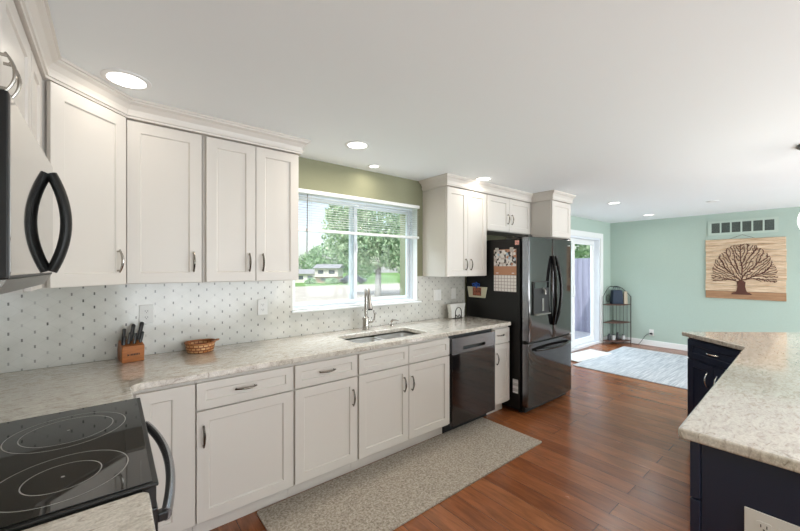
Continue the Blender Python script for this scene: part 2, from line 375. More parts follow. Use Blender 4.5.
# door_1 : sliding patio door in the dining area
dr = sroot('door_1', ((DX0+DX1)/2, YD, 0))
c_ = MB().prism([(DX0-.11,.001),(DX0+.012,.001),(DX0+.012,DZ1-.012),(DX1-.012,DZ1-.012),(DX1-.012,.001),(DX1+.10,.001),(DX1+.10,DZ1+.085),(DX0-.11,DZ1+.085)], YD-.022, YD-.0005, (), XZ)
build(c_, 'door_casing', WHITE, dr, bevel=.004)
f = MB().prism(rect(DX0+.001,.002,DX1-.001,DZ1-.001), YD+.001, YD+.15, [rect(DX0+.045,.045,DX1-.045,DZ1-.045)], XZ)
build(f, 'door_frame', VINYL, dr)
DM = 6.93
for (a, b, yy) in ((DX0+.046, DM+.04, YD+.035), (DM-.04, DX1-.046, YD+.085)):
    s_ = MB().prism(rect(a,.047,b,DZ1-.047), yy, yy+.04, [rect(a+.085,.15,b-.085,DZ1-.14)], XZ)
    so = build(s_, 'sash', WHITE, dr, bevel=.004)
    build(MB().box((a+.08,yy+.018,.145),(b-.08,yy+.022,DZ1-.135)), 'pane', GLASS, so)
h = MB().box((DM-.035,YD+.005,.95),(DM-.005,YD+.0345,1.15)); build(h, 'door_handle', WHITE, dr, bevel=.006)

# ------------------------------------------------------------------ cabinets
def place(loc, rotz): return Matrix.Translation(loc) @ Matrix.Rotation(rotz, 4, 'Z')
def cabinet(label, loc, rotz, w, depth, z0, z1, fronts, cat='cabinet', name='wall_cabinet', m=CAB, mbody=CABD, kick=None, group=None, hm=NICK, st=.058, open_top=None, sr=None, hl=.115, hr=.0052):
    """local x 0..w, wall at y=0, face at y=-depth; fronts = (kind, u0,u1,z0,z1, (hu,hz,vertical)|None)"""
    root = thing(name, label, cat, (loc[0],loc[1],z0 if kick is None else 0), rotz, group)
    zb = root.location.z
    L = lambda mb: mb.at(Matrix.Translation((0,0,-zb)))
    if open_top:
        bb = L(MB()).box((0.0005,-depth,z0),(w-.0005,-.001,open_top))
        for a, b in (((.0005,-depth,open_top),(w-.0005,-depth+.02,z1)), ((.0005,-depth+.02,open_top),(.016,-.001,z1)), ((w-.016,-depth+.02,open_top),(w-.0005,-.001,z1))): bb.box(a, b)
    else: bb = L(MB()).box((0.0005,-depth,z0),(w-.0005,-.001,z1))
    build(bb, 'cabinet_body', mbody, root, world=False)
    if kick is not None:
        build(L(MB()).box((.0005,-depth+.075,.001),(w-.0005,-.02,z0-.0005)), 'toe_kick', m, root, world=False)
    for fr in fronts:
        kind,u0,u1,a,b,hd = fr
        o = build(L(MB()).shaker(u0,u1,a,b,-depth-.0005,st=min(st,(b-a)*.30),sr=sr), kind, m, root, world=False, bevel=.0015)
        if hd:
            hu,hz,vert = hd
            build(L(MB()).pull(hu,hz,-depth-.0205,hl,vert,hr), 'handle', hm, o, world=False, smooth=True)
    return root
UZ0, UZ1, UD = 1.372, 2.255, .329
# upper cabinets on the window wall
def up(label, x0, x1, doors, z0=UZ0, depth=UD, **k):
    k.setdefault('hm', DNICK)
    return cabinet(label, (x0,-.0008,0), 0, x1-x0, depth-.0008, z0, UZ1, doors, **k)
up('tall white single-door wall cabinet between diagonal corner cabinet and two-door cabinet', .66, 1.025,
   [('door', .004, .353, UZ0+.004, UZ1-.006, (.315, 1.495, True))])
up('white two-door wall cabinet just left of the window', 1.026, 1.624,
   [('door', .016, .302, UZ0+.004, UZ1-.006, (.262,1.495,True)), ('door', .306, .594, UZ0+.004, UZ1-.006, (.346,1.495,True))])
up('white two-door wall cabinet between the window and the refrigerator', 3.118, 3.737,
   [('door', .006, .306, UZ0+.004, UZ1-.006, (.268,1.492,True)), ('door', .309, .613, UZ0+.004, UZ1-.006, (.346,1.492,True))])
up('short white two-door cabinet above the refrigerator', 3.738, 4.598,
   [('door', .008, .408, 1.87, UZ1-.006, (.372,2.01,True)), ('door', .412, .852, 1.87, UZ1-.006, (.452,2.01,True))], z0=1.864)
pan = up('deep white cabinet standing furthest out above the refrigerator right side', 4.60, 5.066,
   [('door', .008, .458, 1.828, UZ1-.006, None)], z0=1.822, depth=.60)
build(MB().box((5.045,-.618,.001),(5.066,-.002,1.8215)), 'end_panel', CAB, pan)
# diagonal corner cabinet
P1, P2 = Vector((.375,-.637)), Vector((.656,-.352))
dg = thing('corner_wall_cabinet', 'diagonal white corner wall cabinet between the two runs', 'cabinet', (.2,-.2,UZ0))
build(MB().prism([(XL+.001,-.0015),(XL+.001,-.64),(.355,-.64),(.358,-.6545+.02),(.645,-.345),(.6585,-.33),(.6585,-.0015)], UZ0, UZ1), 'cabinet_body', CABD, dg)
ang = math.atan2(P2.y-P1.y, P2.x-P1.x); Ld = (P2-P1).length
Md = place((P1.x,P1.y,0), ang)
d_ = build(MB().at(Md).shaker(.014,Ld-.016,UZ0+.004,UZ1-.006,-.002), 'door', CAB, dg, bevel=.0015)
build(MB().at(Md).pull(Ld-.068,1.495,-.0225), 'handle', NICK, d_, smooth=True)
# upper cabinets on the left wall (faces turned to +x)
def left(label, y0, y1, doors, z0, depth=.324, **k):
    return cabinet(label, (XL+.001,y0,0), R(90), y1-y0, depth, z0, UZ1, doors, **k)
left('narrow white filler cabinet between microwave and diagonal corner cabinet', -.903, -.6415, [('door', .01, .251, UZ0+.004, UZ1-.006, None)], UZ0, st=.05)
left('white two-door cabinet directly above the microwave', -1.659, -.9045,
     [('door', .006, .298, 1.855, UZ1-.006, (.27,1.965,True)), ('door', .302, .748, 1.855, UZ1-.006, (.328,1.965,True))], 1.85, hl=.10, hr=.0036)
left('white wall cabinet nearest the camera on the left wall', -2.40, -1.661, [('door', .006, .366, UZ0+.004, UZ1-.006, (.33,1.495,True)), ('door', .37, .732, UZ0+.004, UZ1-.006, (.406,1.495,True))], UZ0)
# crown moulding, swept along the cabinet fronts
def sweep(path, prof, side):
    """prof = (outward, z) ; path xy ; outward to the right of travel when side=1"""
    mb = MB(); rings = []
    P = [Vector(p) for p in path]
    for i, p in enumerate(P):
        ns = []
        for a, b in ((i-1,i),(i,i+1)):
            if a < 0 or b >= len(P): continue
            t = (P[b]-P[a]).normalized(); ns.append(Vector((t.y,-t.x))*side)
        nn = sum(ns, Vector((0,0))); nn = nn.normalized(); k = 1/max(.3, nn.dot(ns[0]))
        rings.append([mb._v((p.x+nn.x*o*k, p.y+nn.y*o*k, z)) for o, z in prof])
    for A, B in zip(rings, rings[1:]):
        for k in range(len(prof)):
            q = (k+1) % len(prof); mb.bm.faces.new((A[k],A[q],B[q],B[k]))
    mb.bm.faces.new(rings[0]); mb.bm.faces.new(list(reversed(rings[-1])))
    return mb
CROWN = [(-.03,2.2565),(.012,2.2565),(.014,2.266),(.020,2.268),(.022,2.283),(.015,2.285),(.019,2.300),(.034,2.322),(.050,2.332),(.052,2.338),(.060,2.340),(.060,2.3525),(-.03,2.3525)]
build(sweep([(.375,-2.40),(.375,-.645),(.660,-.352),(1.624,-.352),(1.624,-.01)], CROWN, 1), 'trim_1', CAB, structure=True)
build(sweep([(3.118,-.01),(3.118,-.352),(4.598,-.352),(4.598,-.622),(5.068,-.622)], CROWN, 1), 'trim_2', CAB, structure=True)

# base cabinets on the window wall
BZ0, BZ1, BD = .105, .8775, .609
def base(label, x0, x1, fronts, **k):
    return cabinet(label, (x0,-.001,0), 0, x1-x0, BD-.001, BZ0, BZ1, fronts, name='base_cabinet', kick=True, hm=DNICK, **k)
DRZ = (.714,.855); DOZ = (.122,.705)
base('white base panel cabinet in the corner beside the range', .668, .940, [('door', .022,.270, DOZ[0], DRZ[1], None)], st=.058, sr=.10)
base('widest white base cabinet with one drawer, under the woven basket', .941, 1.470, [('drawer', .004,.523, *DRZ, (.247,.79,False)), ('door', .004,.523, *DOZ, (.036,.575,True))])
base('white one-drawer base cabinet between the widest cabinet and the sink cabinet', 1.471, 1.932, [('drawer', .008,.456, *DRZ, (.222,.79,False)), ('door', .008,.456, *DOZ, (.418,.57,True))])
base('white sink base cabinet with two doors and two false fronts', 1.933, 2.862, [('false_front', .008,.461, *DRZ, None), ('false_front', .466,.922, *DRZ, None), ('door', .008,.461, *DOZ, (.412,.565,True)), ('door', .466,.922, *DOZ, (.492,.56,True))], open_top=.66)
base('narrow white base cabinet between the dishwasher and the refrigerator', 3.482, 3.742, [('drawer', .012,.254, *DRZ, (.095,.797,False)), ('door', .012,.254, *DOZ, (.034,.57,True))], st=.05)
# base cabinets on the left wall
cabinet('white corner base cabinet hidden between range and window wall', (XL+.001,-.901,0), R(90), .288, .60, BZ0, BZ1, [], name='base_cabinet', kick=True)
cabinet('white base cabinet at the near side of the range', (XL+.001,-2.40,0), R(90), .735, .60, BZ0, BZ1, [('drawer',.006,.729,*DRZ,(.367,.785,False)),('door',.006,.366,*DOZ,(.33,.57,True)),('door',.37,.729,*DOZ,(.406,.57,True))], name='base_cabinet', kick=True, hm=DNICK)

# countertops
SX0, SX1, SY0, SY1 = 1.985, 2.695, -.555, -.205
inner = [(.672+.05-.05*math.cos(R(a)), -.652-.05+.05*math.sin(R(a))) for a in range(0, 91, 15)]
poly = [(XL+.0085,-.0085),(XL+.0085,-.9005),(.672,-.9005)] + inner + [(3.73,-.652),(3.748,-.634),(3.748,-.0085)]
ct = build(MB().prism(poly, .8785, .914, [rrect(SX0,SY0,SX1,SY1,.06)]), 'countertop', STONE, bevel=.006, origin=(0,0,0))
tag(ct, 'long beige quartz countertop running under the window with sink cutout', 'countertop')
ct2 = build(MB().prism([(XL+.0085,-1.661),(.655,-1.661),(.6675,-1.666),(.6725,-1.68),(.6725,-2.42),(XL+.0085,-2.42)], .8785, .914), 'countertop', STONE, bevel=.006, origin=(0,0,0))
tag(ct2, 'short beige quartz countertop in the near left corner beside the range', 'countertop')

# sink, faucet, soap pump
sk = thing('kitchen_sink', 'undermount stainless double-bowl sink below the window', 'sink', ((SX0+SX1)/2,(SY0+SY1)/2,.68))
def bowl(x0, x1, y0, y1, zt, zb):
    mb = MB(); n = 6; loops = []
    for ins, z, r in ((-.012,zt,.06),(0,zt,.055),(.004,zb+.03,.05),(.03,zb,.035)):
        loops.append([mb._v((x,y,z)) for x,y in rrect(x0+ins,y0+ins,x1-ins,y1-ins,r,n)])
    for A, B in zip(loops, loops[1:]):
        for k in range(len(A)): q = (k+1) % len(A); mb.bm.faces.new((A[k],A[q],B[q],B[k]))
    mb.bm.faces.new(loops[-1]); return mb
bw = build(bowl(SX0-.004, 2.335, SY0-.004, SY1+.004, .866, .70), 'left_bowl', STEEL, sk, smooth=True)
bw = build(bowl(2.357, SX1+.004, SY0-.004, SY1+.004, .866, .68), 'right_bowl', STEEL, sk, smooth=True)
build(MB().box((2.328,SY0+.01,.72),(2.364,SY1-.01,.852)), 'divider', STEEL, sk, bevel=.01, seg=3)
for cx, z in ((2.16,.7005),(2.52,.6805)):
    build(MB().lathe([(0,.004),(.02,.004),(.035,.006),(.042,.002),(.042,0)], (cx,-.38,z), 24), 'drain', GREYM, sk, smooth=True)
fx, fy = 2.345, -.105
fc = thing('kitchen_faucet', 'brushed nickel gooseneck pull-down faucet behind the sink', 'faucet', (fx,fy,.9145))
build(MB().lathe([(0,0),(.031,0),(.031,.006),(.0275,.010),(.0275,.105),(.024,.112),(.012,.118),(0,.118)], (fx,fy,.9145), 24), 'faucet_body', NICK, fc, smooth=True)
pts = [(fx,fy,1.03),(fx,fy,1.10),(fx,fy,1.20)] + [(fx-.020*(1-math.cos(R(a))), fy-.052+.052*math.cos(R(a)), 1.215+.062*math.sin(R(a))) for a in range(0,171,17)]
build(MB().tube(pts, .0145, 12), 'spout', NICK, fc, smooth=True)
e = Vector(pts[-1]); d_ = Vector((.004,-.018,-.115))
sh = build(MB().tube([e, e+d_*.15, e+d_*.6, e+d_], [.015,.0165,.018,.022], 14), 'spray_head', NICK, fc, smooth=True)
build(MB().tube([e+d_*1.003, e+d_*1.10], [.021,.019], 14), 'spray_nozzle', BLACKM, sh, smooth=True)
build(MB().tube([(fx+.018,fy-.012,.985),(fx+.045,fy-.03,.985),(fx+.062,fy-.04,1.005),(fx+.066,fy-.043,1.045),(fx+.054,fy-.042,1.085)], [.013,.011,.008,.007,.006], 10), 'lever', NICK, fc, smooth=True)
sx, sy = 2.655, -.075
sp_ = thing('soap_dispenser', 'small nickel soap pump to the right of the faucet', 'soap dispenser', (sx,sy,.9145))
build(MB().lathe([(0,0),(.019,0),(.018,.008),(.010,.014),(.008,.03),(.012,.036),(.012,.044),(0,.046)], (sx,sy,.9145), 18), 'pump_base', NICK, sp_, smooth=True)
build(MB().tube([(sx-.004,sy,.965),(sx+.03,sy-.02,.966),(sx+.055,sy-.036,.958)], [.007,.006,.004], 8), 'nozzle', NICK, sp_, smooth=True)

# ------------------------------------------------------------------ range
RY0, RY1, RX = -1.659, -.9025, .693
rg = thing('electric_range', 'black glass-top electric range on the left wall', 'range', (.35,-1.28,0))
build(MB().box((.045,RY0+.002,.06),(.66,RY1-.002,.9115)), 'oven_body', BLACKM, rg)
build(MB().box((.045,RY0+.001,.912),(RX,RY1-.001,.9215)), 'cooktop_frame', BLACK, rg, bevel=.003)
gl = build(MB().box((.055,RY0+.012,.9216),(RX-.012,RY1-.012,.9245)), 'cooktop_glass', GLASSB, rg, bevel=.001)
def ring(cx, cy, r, w=.0028):
    mb = MB(); N = 64; z = .92475
    A = [mb._v((cx+(r-w)*math.cos(2*math.pi*k/N), cy+(r-w)*math.sin(2*math.pi*k/N), z)) for k in range(N)]
    B = [mb._v((cx+r*math.cos(2*math.pi*k/N), cy+r*math.sin(2*math.pi*k/N), z)) for k in range(N)]
    for k in range(N): q = (k+1) % N; mb.bm.faces.new((A[k],B[k],B[q],A[q]))
    return mb
for cx, cy, rr in ((.490,-1.135,(.150,.116)),(.503,-1.482,(.135,.078)),(.215,-1.47,(.10,)),(.238,-1.045,(.083,))):
    for r in rr: build(ring(cx, cy, r), 'burner_ring', RING, gl)
    build(MB().lathe([(0,.0002),(.004,.0002),(.004,0)], (cx,cy,.9246), 12), 'burner_mark', RING, gl)
build(MB().box((.661,RY0+.004,.86),(.688,RY1-.004,.911)), 'front_panel', BLACK, rg)
od = build(MB().box((.661,RY0+.004,.20),(.692,RY1-.004,.857)), 'oven_door', BLACK, rg, bevel=.004)
hp = []
for i in range(17):
    a = -1+2*i/16; hp.append((.712+.038*(1-a*a), -1.281+a*.340, .812))
hd = build(MB().tube(hp, .0175, 10, flat=.75), 'oven_handle', DWTOP, od, smooth=True)
for s_ in (-1,1): build(MB().box((.692,-1.281+s_*.335-.013,.800),(.716,-1.281+s_*.335+.013,.824)), 'handle_bracket', BLACK, hd, bevel=.004)
build(MB().box((.661,RY0+.004,.065),(.69,RY1-.004,.195)), 'warming_drawer', BLACK, rg, bevel=.004)
build(MB().box((XL+.009,RY0+.002,.925),(.054,RY1-.002,1.09)), 'control_panel', BLACK, rg, bevel=.004)
for sy_ in (-1,1):
    for sx_ in (.09,.6): build(MB().box((sx_-.02,-1.281+sy_*.33-.02,.001),(sx_+.02,-1.281+sy_*.33+.02,.0605)), 'foot', BLACKM, rg)

# ------------------------------------------------------------------ microwave
mw = thing('microwave_oven', 'black over-the-range microwave with mirror-dark door and arched handle', 'microwave', (.23,-1.28,1.40))
build(MB().box((XL+.009,-1.628,1.425),(.408,RY1-.003,1.842)), 'microwave_body', FSIDE, mw, bevel=.003)
dm = build(MB().box((.409,-1.628,1.437),(.430,RY1-.003,1.838)), 'microwave_door', [FSIDE], mw, bevel=.003)
build(MB().box((.4302,-1.619,1.445),(.4322,RY1-.010,1.830)), 'door_face', MWGLASS, dm)
build(MB().prism([(.10,1.402),(.408,1.402),(.428,1.436),(.10,1.4245)], -1.625, RY1-.006, (), lambda x,y,z: (x,z,y)), 'vent_strip', GREYM, mw)
hp = []
for i in range(19):
    a = -1+2*i/18; hp.append((.438+.038*(1-a*a), -1.02, 1.617+a*.168))
build(MB().tube(hp, .016, 12, flat=1.5), 'door_handle', FSIDE, dm, smooth=True)

# ------------------------------------------------------------------ dishwasher
dw = thing('dishwasher', 'black stainless dishwasher between the sink cabinet and the narrow cabinet', 'dishwasher', (3.17,-.3,0))
build(MB().box((2.866,-.598,.10),(3.478,-.02,.876)), 'tub', BLACKM, dw)
build(MB().box((2.872,-.545,.002),(3.472,-.3,.0995)), 'toe_kick', BLACKM, dw)
dd = build(MB().box((2.871,-.648,.092),(3.473,-.5985,.715)), 'door', DWSS, dw, bevel=.005)
cp = build(MB().prism(rect(2.871,.717,3.473,.848), -.648, -.5985, [rect(3.01,.738,3.32,.768)], XZ), 'control_panel', DWTOP, dw)
build(MB().box((3.008,-.612,.736),(3.322,-.606,.770)), 'handle_pocket', BLACK, cp)

# ------------------------------------------------------------------ refrigerator
FX0, FX1 = 3.779, 4.672
fr = thing('refrigerator', 'black stainless french-door refrigerator at the end of the counter', 'refrigerator', ((FX0+FX1)/2,-.4,0))
build(MB().box((FX0,-.722,.03),(FX1,-.03,1.757)), 'fridge_body', FSIDE, fr, bevel=.004)
build(MB().box((FX0+.03,-.76,.012),(FX1-.03,-.7225,.065)), 'base_grille', BLACKM, fr)
for x in (FX0+.05,FX1-.05):
    build(MB().lathe([(0,0),(.022,0),(.022,.012),(.014,.014),(.014,.035),(0,.035)], (x,-.70,.001), 14), 'foot', BLACKM, fr)
def door_outline(x0, x1, bow=.03, rr=.035):
    out = [(x0,-.742),(x1,-.742)]; N = 14; xc = (FX0+FX1)/2; hw = (FX1-FX0)/2
    pts = []
    for k in range(N+1):
        x = x1+(x0-x1)*k/N; pts.append((x, -.832+bow*((x-xc)/hw)**2*.55))
    out += [(x1, pts[0][1]+.012),(x1-.004, pts[0][1]+.004)]
    out += pts[1:-1] + [(x0+.004, pts[-1][1]+.004),(x0, pts[-1][1]+.012)]
    return out
XM = 4.225
ld = build(MB().prism(door_outline(FX0, XM-.003), .722, 1.768), 'left_door', BLKSS, fr, bevel=.004, smooth=True)
rd = build(MB().prism(door_outline(XM+.003, FX1), .722, 1.768), 'right_door', BLKSS, fr, bevel=.004, smooth=True)
fz = build(MB().prism(door_outline(FX0, FX1), .075, .708), 'freezer_drawer', BLKSS, fr, bevel=.004, smooth=True)
build(MB().box((FX0+.02,-.80,.7085),(FX1-.02,-.745,.7215)), 'door_gasket', BLACKM, fr)
for x in (FX0+.06,FX1-.06): build(MB().box((x-.04,-.80,1.769),(x+.04,-.64,1.785)), 'hinge_cover', BLACKM, fr, bevel=.004)
for d_o, xh in ((ld,XM-.024),(rd,XM+.024)):
    sgn = -1 if d_o is ld else 1
    hp = []
    for i in range(21):
        a = -1+2*i/20; hp.append((xh+sgn*(.012 if sgn < 0 else .045)*(1-a*a), -.842-.040*(1-a*a), 1.222+a*.36))
    build(MB().tube(hp, .0145, 10, flat=1.2), 'handle', BLKH, d_o, smooth=True)
hp = []
for i in range(21):
    a = -1+2*i/20; hp.append(((FX0+FX1)/2+a*.355, -.838-.045*(1-a*a), .640))
build(MB().tube(hp, .0145, 10), 'handle', BLKH, fz, smooth=True)
# water and ice dispenser
dp = build(MB().box((3.84,-.836,.985),(4.135,-.812,1.320)), 'dispenser_recess', BLACKM, ld, bevel=.004)
build(MB().box((3.85,-.8385,1.255),(4.125,-.8361,1.315)), 'dispenser_display', GLASSB, dp)
build(MB().tube([(4.01,-.838,1.25),(4.01,-.86,1.225),(4.01,-.86,1.19)], .012, 10), 'dispenser_spout', GREYM, dp, smooth=True)
build(MB().box((3.995,-.842,1.02),(4.025,-.8361,1.15)), 'dispenser_paddle', GREYM, dp, bevel=.003)
build(MB().box((3.85,-.86,.987),(4.125,-.8361,1.0)), 'drip_tray', GREYM, dp)
build(MB().box((4.56,-.829,1.70),(4.605,-.822,1.708)), 'badge', STEEL, rd)
for d_o, a, b in ((ld,.735,1.760),(fz,.09,.70)): build(MB().box((FX0-.0022,-.812,a),(FX0-.0003,-.752,b)), 'door_edge', DWTOP, d_o)
# care label low on the side
lb = MB().box((FX0-.0015,-.700,.19),(FX0-.0003,-.640,.33)); build(lb, 'care_label', mat('printed_label', (.7,.7,.7), .5, noise=(1,.5,(1,1,90))), fr)

# ------------------------------------------------------------------ things on the refrigerator side
CALX = FX0-.0006
def pic_mat():
    m = bpy.data.materials.new('calendar_picture'); m.use_nodes = True; n, l = nodes_of(m); b = n['Principled BSDF']
    tc = n.new('ShaderNodeTexCoord'); v = n.new('ShaderNodeTexVoronoi'); v.inputs['Scale'].default_value = 42; l.new(tc.outputs['Object'], v.inputs[0])
    s = n.new('ShaderNodeSeparateColor'); l.new(v.outputs['Color'], s.inputs[0])
    c = ramp(n, [(0,(.04,.035,.03)), (.2,(.45,.40,.36)), (.42,(.62,.60,.58)), (.62,(.32,.45,.55)), (.70,(.66,.64,.61)), (.90,(.42,.20,.12)), (1,(.2,.12,.1))]); c.color_ramp.interpolation = 'CONSTANT'
    l.new(s.outputs[0], c.inputs[0]); l.new(c.outputs[0], b.inputs['Base Color']); b.inputs['Roughness'].default_value = .5
    return m
def grid_mat():
    m = bpy.data.materials.new('calendar_grid'); m.use_nodes = True; n, l = nodes_of(m); b = n['Principled BSDF']
    tc = n.new('ShaderNodeTexCoord'); sp = n.new('ShaderNodeSeparateXYZ'); l.new(tc.outputs['Object'], sp.inputs[0])
    fu = math_node(n, l, 'FRACT', math_node(n, l, 'MULTIPLY', sp.outputs[1], 1/.037)); fv = math_node(n, l, 'FRACT', math_node(n, l, 'MULTIPLY', sp.outputs[2], 1/.034))
    g = math_node(n, l, 'MAXIMUM', math_node(n, l, 'LESS_THAN', fu, .14), math_node(n, l, 'LESS_THAN', fv, .16))
    mx = n.new('ShaderNodeMix'); mx.data_type = 'RGBA'; l.new(g, mx.inputs[0]); mx.inputs[6].default_value = (.72,.69,.66,1); mx.inputs[7].default_value = (.34,.28,.27,1)
    l.new(mx.outputs[2], b.inputs['Base Color']); b.inputs['Roughness'].default_value = .6
    return m
cal = thing('wall_calendar', 'photo calendar with brown band hanging on the refrigerator side', 'calendar', (CALX,-.545,1.21))
tan = mat('tan_card', (.42,.21,.12), .6)
build(MB().box((CALX-.003,-.682,1.385),(CALX,-.411,1.650)), 'backing_card', tan, cal)
build(MB().box((CALX-.0045,-.680,1.475),(CALX-.0031,-.413,1.645)), 'picture', pic_mat(), cal)
build(MB().box((CALX-.0035,-.680,1.212),(CALX,-.411,1.384)), 'date_page', grid_mat(), cal)
for y in (-.455,-.645): build(MB().box((CALX-.006,y-.014,1.40),(CALX-.0031,y+.014,1.408)), 'paper_tab', LABEL, cal)
for y in (-.455,-.632):
    c_ = tag(build(MB().box((CALX-.016,y-.02,1.628),(CALX-.005,y+.02,1.668)), 'magnetic_clip', mat('grey_plastic', (.42,.40,.36), .4), bevel=.004),
             'grey magnetic clip holding the calendar, %s of the two' % ('further from the doors' if y > -.5 else 'nearer the doors'), 'clip', 'clips on the calendar')
mg = build(MB().box((CALX-.006,-.712,1.690),(CALX,-.668,1.736)), 'fridge_magnet', mat('pink_print', (.62,.30,.25), .5, noise=(60,.5)), bevel=.002)
tag(mg, 'small pink square magnet above the calendar', 'magnet')
# letter holder
cream = mat('cream_plastic', (.66,.62,.46), .45)
lh = thing('letter_holder', 'cream letter pocket with photo and blue bow on the refrigerator side', 'letter holder', (CALX,-.19,1.115))
mb = MB().prism([(-.075,1.128),(-.30,1.128),(-.325,1.247),(-.05,1.247)], CALX-.012, CALX, (), YZ)
build(mb, 'pocket', cream, lh, bevel=.003)
build(MB().box((CALX-.015,-.250,1.150),(CALX-.0122,-.135,1.240)), 'photo_card', mat('photo_print', (.30,.09,.05), .5, noise=(35,.8)), lh)
bl = mat('blue_ribbon', (.02,.10,.45), .5)
mb = MB()
for s_ in (-1,1):
    mb.tube([(CALX-.025,-.19,1.262),(CALX-.028,-.19+s_*.025,1.285),(CALX-.03,-.19+s_*.05,1.278),(CALX-.028,-.19+s_*.045,1.255),(CALX-.025,-.19,1.262)], .007, 8)
mb.tube([(CALX-.02,-.19,1.236),(CALX-.02,-.19,1.30)], .009, 8)
build(mb, 'bow', bl, lh, smooth=True)

# ------------------------------------------------------------------ on the counter
# knife block
KX, KY, KR = .690, -.095, R(7)
kb = thing('knife_block', 'orange-brown wooden knife block in front of the tile', 'knife block', (KX,KY,.9145), KR)
beech = mat('beech_wood', (.40,.135,.035), .42, noise=(14,.2,(1,1,6)))
# profile in local y-z : leaning back wedge
prof = [(-.068,0),(-.015,0),(.062,.086),(.045,.118),(-.078,.094)]
build(MB().prism(prof, -.053, .053, (), lambda x,y,z: (z,x,y)), 'block', beech, kb, world=False, bevel=.004)
build(MB().prism([(.005,0),(.080,.0),(.088,.060),(.068,.0845)], -.052, .052, (), lambda x,y,z: (z,x,y)), 'rear_foot', beech, kb, world=False, bevel=.002)
dk = mat('branded_mark', (.05,.025,.015), .6)
lg = MB()
lg.prism([(-.028,.038),(-.018,.045),(-.028,.052)], -.0762, -.0752, (), lambda x,y,z: (x,z,y))
for i in range(6): lg.box((-.013+i*.0075,-.0762,.040),(-.0085+i*.0075,-.0752,.050))
build(lg, 'stamped_mark', dk, kb, world=False)
Mk = place((KX,KY,.9145), KR)
KN = [(-.036,-.006,.075,.0105,'black-handled knife with rounded butt, leftmost in the wooden block'),
      (.000,.006,.092,.0110,'long black-handled knife in the middle of the wooden block'),
      (.034,.010,.100,.0115,'tallest black-handled knife at the right of the wooden block'),
      (-.041,-.048,.050,.0080,'short black steak knife at the front left of the wooden block'),
      (-.016,-.040,.062,.0085,'short black-handled knife second from left in front row of block'),
      (.008,-.044,.058,.0085,'short black-handled knife second from right in front row of block'),
      (.036,-.036,.060,.0085,'short black-handled knife at the right end of front row'),
]
for kx, ky, kl, kr, lbl in KN:
    kr *= 1.28; kl *= 1.08; kx *= 1.08
    zt = .094+(ky+.078)/.123*.024 + .001
    dvec = Vector((.20+kx*1.6,.30,1)).normalized(); p0 = Vector((kx,ky,zt)); 
    k = thing('kitchen_knife', lbl, 'knife', Mk @ p0, KR)
    build(MB().at(Mk).tube([p0+dvec*kl*t for t in (0,.12,.4,.75,.93,1)], [kr*.75,kr*.9,kr,kr*.92,kr*1.05,kr*.7], 10, flat=.7), 'handle', BLACK, k, smooth=True)
    build(MB().at(Mk).tube([p0+dvec*kl*.93, p0+dvec*kl*.99], kr*.55, 8), 'butt_cap', STEEL, k, smooth=True)
# basket
def basket_mat():
    m = bpy.data.materials.new('woven_splint'); m.use_nodes = True; n, l = nodes_of(m); b = n['Principled BSDF']
    tc = n.new('ShaderNodeTexCoord'); sp = n.new('ShaderNodeSeparateXYZ'); l.new(tc.outputs['Object'], sp.inputs[0])
    at = math_node(n, l, 'ARCTAN2', sp.outputs[1], sp.outputs[0])
    cb = n.new('ShaderNodeCombineXYZ'); l.new(math_node(n, l, 'MULTIPLY', at, 3.2), cb.inputs[0]); l.new(math_node(n, l, 'MULTIPLY', sp.outputs[2], 32), cb.inputs[1])
    br = n.new('ShaderNodeTexBrick'); br.inputs['Scale'].default_value = 1.6; br.inputs['Brick Width'].default_value = 1.75; br.inputs['Row Height'].default_value = .95; br.inputs['Mortar Size'].default_value = .17
    br.inputs['Color1'].default_value = (.74,.46,.22,1); br.inputs['Color2'].default_value = (.55,.22,.07,1); br.inputs['Mortar'].default_value = (.22,.045,.012,1)
    l.new(cb.outputs[0], br.inputs[0]); l.new(br.outputs['Color'], b.inputs['Base Color']); b.inputs['Roughness'].default_value = .5
    return m
BX, BY = 1.052, -.108
bk = thing('woven_basket', 'small round woven brown basket against the tile', 'basket', (BX,BY,.9145))
build(MB().lathe([(0,0),(.070,0),(.078,.008),(.083,.030),(.085,.055),(.080,.055),(.076,.03),(.070,.012),(0,.010)], (BX,BY,.9145), 40), 'bowl', basket_mat(), bk, smooth=True)
rim = mat('splint_rim', (.40,.15,.045), .5, noise=(60,.35))
build(MB().tube([(BX+.086*math.cos(a*math.pi/16), BY+.086*math.sin(a*math.pi/16), .9145+.060+.003*math.cos(a*math.pi/8)) for a in range(32)], .0065, 8, closed=True), 'rim', rim, bk, smooth=True)
build(MB().tube([(BX+.08,BY-.012,.975),(BX+.104,BY-.010,.979),(BX+.110,BY,.981),(BX+.104,BY+.010,.979),(BX+.08,BY+.012,.975)], .0045, 8), 'ear_handle', rim, bk, smooth=True)
